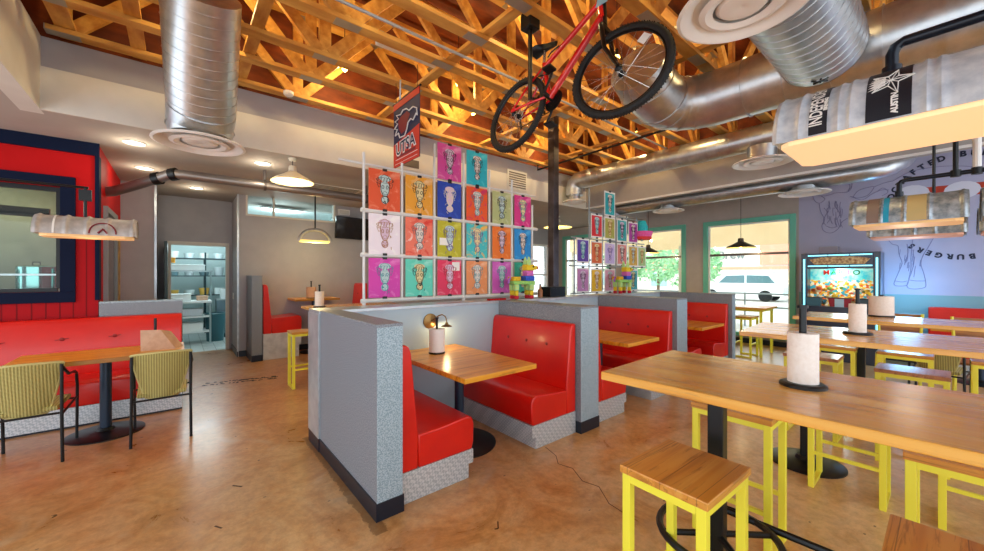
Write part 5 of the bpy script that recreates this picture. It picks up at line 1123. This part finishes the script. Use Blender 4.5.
for k, (y, w, m, lab) in enumerate(((1.55, .22, mat('blue_bucket', '#3C6C80', .4), 'blue tub on the ledge before the playfield'), (1.2, .3, mat('red_bucket', '#A01C30', .4), 'red tub with a pale blue card on the ledge before the playfield'), (.86, .24, mat('slate_bucket', '#3C525C', .4), 'slate tub on the ledge near the wide paper roll'))):
    t = thing('token_tub', lab, 'tub', (8.92, y, .0)); t.location = (8.93, y, .95)
    MB().add([(x * a, yy * a, z) for z, a in ((0, .85), (.15, 1)) for x, yy in ((-.06, -w / 2), (.06, -w / 2), (.06, w / 2), (-.06, w / 2))], [(3, 2, 1, 0), (4, 5, 6, 7), (0, 1, 5, 4), (1, 2, 6, 5), (2, 3, 7, 6), (3, 0, 4, 7)]).build('body', m, t, 0, bevel=.004)
    B(-.066, .066, -w / 2 - .006, w / 2 + .006, .148, .158).build('rim', M_BLK, t, 0)
    if k == 1: B(-.072, -.066, -.06, .06, -.02, .14).build('price_card', mat('pale_blue_card', '#B8DCF0', .5), t, 0)
o = thing('prize_ledge', 'dark ledge carrying the coloured tubs in front of the game cabinet', 'ledge', (8.92, 1.22, 0)); B(-.08, .02, -.5, .5, .92, .949).build('shelf_board', M_CAB, o, 0); B(-.06, .0, -.46, .46, 0, .92).build('front_panel', M_CAB, o, 0)
# red banquette against the mural, with table
bq2 = thing('banquette', 'red vinyl banquette along the mural wall behind the far tables', 'banquette', (9.2, -1.2, 0))
B(-.1, .5, -1.6, 1.4, 0, .2).build('metal_base', M_PLATE, bq2, 0); B(-.12, .36, -1.6, 1.4, .2, .45).build('seat_cushion', M_RED, bq2, 0, bevel=.02, seg=3); B(.36, .5, -1.6, 1.4, .2, .98).build('backrest', M_RED, bq2, 0, bevel=.02, seg=3)
t = thing('dining_table', 'low wooden table before the red banquette at the mural', 'table', (8.55, -.3, 0)); B(-.35, .35, -.55, .45, .72, .76).build('tabletop', M_TOPY, t, 0); MB().tube([(0, 0, .05), (0, 0, .72)], .04, 14).build('pole', M_NAVY, t); disc_base(MB(), .26).build('round_base', M_BLK, t)
M_TEAK = m_wood('chair_back_wood', '#A86A2C', '#BC7E3A', '#7E4A1C', 'Y', .4, .05)
def yel_chair(label, x, y):
    t = thing('yellow_frame_chair', label, 'chair', (x, y, 0), 0, 'yellow-framed chairs with wooden backs')
    for s in (-1, 1):
        MB().tube([(.2, s * .19, .001), (.16, s * .18, .45), (.19, s * .21, .98)], .016, 8).build('leg', M_YEL, t); MB().tube([(-.2, s * .2, .001), (-.18, s * .19, .45)], .016, 8).build('leg', M_YEL, t)
    B(-.2, .18, -.2, .2, .44, .465).build('seat', M_TEAK, t, 0); MB().add([(a, b * c, z) for a, c, z in ((.158, .17, .56), (.185, .2, .97), (.175, .17, .56), (.202, .2, .97)) for b in (-1, 1)], [(0, 1, 3, 2), (4, 6, 7, 5), (0, 2, 6, 4), (1, 5, 7, 3), (2, 3, 7, 6), (0, 4, 5, 1)]).build('backrest', M_TEAK, t, 0)
yel_chair('yellow-framed wooden-backed chair just past the farthest high table', 7.5, .42)
yel_chair('yellow-framed wooden-backed chair near the frame edge past the farthest high table', 7.35, -.25)
# window table
t = thing('window_table', 'white-glared wooden table with yellow legs beside the window', 'table', (8.55, 2.7, 0))
B(-.38, .38, -.6, .6, .87, .905).build('tabletop', M_TOPY, t, 0)
for sx in (-1, 1):
    for sy in (-1, 1): B(sx * .33 - .02, sx * .33 + .02, sy * .52 - .02, sy * .52 + .02, 0, .87).build('leg', M_YEL, t, 0)
B(-.33, .33, -.54, .54, .83, .869).build('apron', M_YEL, t, 0)
paper_roll('kraft-coloured roll standing on the window table', 8.6, 3.1, .906, .085, .12, .2, .09, m=K)

# ================================================================== FLOOR WEAR
mb = MB(); rf = random.Random(5)
x_, y_ = P0 = (.45, 4.62)
mk = thing('floor_decal', 'worn dark lettering strip scuffed on the floor past the banquette table', 'floor marking', (.66, 6.42, .0), -.24)
for k in range(70):
    u = rf.uniform(-.45, .45); v = rf.choice((-1, 1)) * (.03 + .05 * rf.random()); w_ = .012 + .05 * rf.random() * (1 if u > 0 else .5)
    mb.box(u, u + w_, v - .01, v + .01 + .03 * rf.random(), .0005, .0015)
mb.build('worn_marks', mat('worn_black_paint', '#34241A', .6), mk, 0); mk['kind'] = 'stuff'

# ================================================================== OUTSIDE
def m_canvas():
    m = bpy.data.materials.new('tan_canvas'); m.use_nodes = True; nt = m.node_tree; nt.nodes.remove(nt.nodes['Principled BSDF'])
    a = nt.nodes.new('ShaderNodeBsdfDiffuse'); b = nt.nodes.new('ShaderNodeBsdfTranslucent'); x = nt.nodes.new('ShaderNodeMixShader'); x.inputs[0].default_value = .5
    n = noise(m, coords(m), 1.5, 3); c = ramp(m, n, [(.3, '#EBCFA4'), (.7, '#F0D8B0')]); L(m, c, a.inputs[0]); L(m, c, b.inputs[0])
    L(m, a.outputs[0], x.inputs[1]); L(m, b.outputs[0], x.inputs[2]); L(m, x.outputs[0], nt.nodes['Material Output'].inputs[0]); return m
M_CANVAS = m_canvas()
struct(B(9.88, 60, -25, 45, -.16, -.06), 'floor_pavement', m_noisy('pale_asphalt', '#B8B4AE', '#CFCBC4', 2, .9), smooth=0)
M_BLD = m_noisy('cream_stucco', '#EDE3D6', '#F4ECE2', 1, .9); M_PEACH = mat('peach_stucco', '#F0A488', .9)
t = thing('shop_building', 'pale stucco shop building with a peach band across the car park', 'building', (42, 12, 0))
B(0, 6, -18, 18, -.06, 5.2).build('wall', M_BLD, t, 0); B(-.1, 0, -18, 18, 2.1, 2.35).build('orange_band', M_PEACH, t, 0)
for y in (-14, -3.4, 7, 13): B(-.12, -.1, y, y + 2.6, 2.5, 4.6).build('peach_panel', M_PEACH, t, 0)
for y in (-16, -9, -2, 8, 15): B(-.06, 0, y, y + 1.8, .3, 1.8).build('window', mat('far_pane', '#9FC0C4', .2), t, 0)
mb = MB(); put_text(mb, 'J. Brew', 1.1, (-.15, 2.0, 3.4), (0, -1, 0), (0, 0, 1), .02); mb.build('shop_sign', mat('sign_grey', '#7A8484', .6), t, 0)
for x in (0, 12): pass
M_SUV = mat('white_car_paint', '#F2F4F4', .2, coat=.5); M_CGL = mat('car_glass', '#5C7C84', .1); 
t = thing('parked_car', 'white estate car parked outside beyond the patio rail', 'car', (27.5, 8.3, -.06), math.radians(90))
prof = [(-2.3, .35), (-2.3, .85), (-2.2, 1.05), (-1.7, 1.62), (-1.4, 1.7), (.5, 1.7), (.75, 1.64), (1.35, 1.1), (2.2, .95), (2.35, .8), (2.35, .35)]
MB().prism(prof, -.9, .9, Matrix(((1, 0, 0, 0), (0, 0, 1, 0), (0, 1, 0, 0), (0, 0, 0, 1)))).build('body', M_SUV, t, 0, bevel=.05)
for s in (-1, 1):
    MB().prism([(-1.95, 1.1), (-1.6, 1.55), (-.5, 1.58), (-.5, 1.1)], s * .905 - .005, s * .905 + .005, Matrix(((1, 0, 0, 0), (0, 0, 1, 0), (0, 1, 0, 0), (0, 0, 0, 1)))).build('side_window', M_CGL, t, 0)
    MB().prism([(-.4, 1.1), (-.4, 1.58), (.6, 1.55), (1.05, 1.1)], s * .905 - .005, s * .905 + .005, Matrix(((1, 0, 0, 0), (0, 0, 1, 0), (0, 1, 0, 0), (0, 0, 0, 1)))).build('side_window', M_CGL, t, 0)
    for x in (-1.45, 1.45): MB().lathe([(.0001, -.11), (.2, -.11), (.34, -.09), (.34, .09), (.2, .11), (.0001, .11)], (x, s * .82, .34), 24, Matrix.Rotation(PI / 2, 4, 'X')).build('wheel', M_BLK, t)
t = thing('patio_rail', 'thin pale metal rail running outside along the patio', 'railing', (13.5, 4, 0))
for z in (.55, .95): MB().tube([(0, -6, z), (0, 8, z)], .025, 8).build('rail_bar', M_ROD2, t)
for y in range(-6, 9, 2): MB().tube([(0, y, -.06), (0, y, .98)], .025, 8).build('post', M_ROD2, t)
t = thing('patio_roof', 'tan patio awning with a beam edge outside the windows', 'awning', (9.9, 4, 0))
MB().quad((0, -5, 3.1), (2.6, -5, 3.1), (2.6, 6, 3.1), (0, 6, 3.1)).build('roof_panel', M_CANVAS, t, 0); MB().quad((2.6, -5, 2.35), (2.6, 6, 2.35), (2.6, 6, 3.1), (2.6, -5, 3.1)).build('valance', M_CANVAS, t, 0); B(.0, .08, -5, 6, 2.72, 2.86).build('edge_beam', mat('brown_beam', '#A88450', .6), t, 0)
for y in (-4.8, 1.4, 5.8): B(2.48, 2.62, y, y + .12, -.06, 2.45).build('post', M_FAS, t, 0)
M_LEAF = m_noisy('pale_leaves', '#7FB88A', '#B4DCA8', 5, .8)
def tree(label, x, y, h, r, seed):
    q = random.Random(seed); t = thing('leafy_tree', label, 'tree', (x, y, -.06), 0, None)
    MB().tube([(0, 0, 0), (.05, 0, h * .5), (.0, .1, h * .8)], [.12, .09, .05], 8).build('trunk', mat('bark', '#7A6450', .8), t)
    mb = MB()
    for k in range(700):
        a = q.uniform(0, 2 * PI); b = math.acos(q.uniform(-1, 1)); d = r * q.uniform(.45, 1) ** .5 * (1 + .2 * math.sin(3 * a + seed)); p = Vector((d * math.sin(b) * math.cos(a), d * math.sin(b) * math.sin(a), h * .68 + d * .8 * math.cos(b)))
        u = Vector((q.uniform(-1, 1), q.uniform(-1, 1), q.uniform(-1, 1))).normalized(); v_ = u.orthogonal().normalized(); s_ = .16; mb.quad(p - u * s_, p + v_ * s_ * .5, p + u * s_, p - v_ * s_ * .5)
    mb.build('foliage', M_LEAF, t, 0)
tree('pale green tree outside the middle window', 16.5, 9.4, 4.2, 1.7, 1)
tree('bushy pale tree beyond the middle window by the car park', 20, 8.2, 3.2, 1.5, 2)
tree('small tree at the corner of the shop building seen beside the booth end', 26, 13.0, 3.2, 1.4, 3)
t = thing('parked_car', 'teal car parked outside behind the white one', 'car', (30, 4.4, -.06), math.radians(80))
MB().prism(prof, -.9, .9, Matrix(((1, 0, 0, 0), (0, 0, 1, 0), (0, 1, 0, 0), (0, 0, 0, 1)))).build('body', mat('teal_car_paint', '#7FD0CC', .2, coat=.5), t, 0, bevel=.05)
for s in (-1, 1):
    MB().prism([(-1.95, 1.1), (-1.6, 1.55), (.6, 1.55), (1.05, 1.1)], s * .905 - .005, s * .905 + .005, Matrix(((1, 0, 0, 0), (0, 0, 1, 0), (0, 1, 0, 0), (0, 0, 0, 1)))).build('side_window', M_CGL, t, 0)
    for x in (-1.45, 1.45): MB().lathe([(.0001, -.11), (.2, -.11), (.34, -.09), (.34, .09), (.2, .11), (.0001, .11)], (x, s * .82, .34), 24, Matrix.Rotation(PI / 2, 4, 'X')).build('wheel', M_BLK, t)

# ================================================================== LIGHT, WORLD, VIEW
w = bpy.data.worlds.new('world'); bpy.context.scene.world = w; w.use_nodes = True
bg = w.node_tree.nodes['Background']; bg.inputs[0].default_value = (.86, .93, 1.0, 1); bg.inputs[1].default_value = 2.3
s = bpy.data.lights.new('sun', 'SUN'); s.energy = 3.0; s.angle = .02; s.color = (1, .95, .86)
so = bpy.data.objects.new('sun', s); C.objects.link(so); so.rotation_euler = (math.radians(48), 0, math.radians(-150))
sc = bpy.context.scene
sc.view_settings.view_transform = 'Standard'; sc.view_settings.look = 'None'; sc.view_settings.gamma = 1; sc.view_settings.exposure = 0.22; sc.view_settings.use_curve_mapping = False
cy = sc.cycles; cy.max_bounces = 8; cy.diffuse_bounces = 4; cy.glossy_bounces = 4; cy.transparent_max_bounces = 12; cy.sample_clamp_indirect = 6; cy.caustics_reflective = False; cy.caustics_refractive = False
cy.use_denoising = True
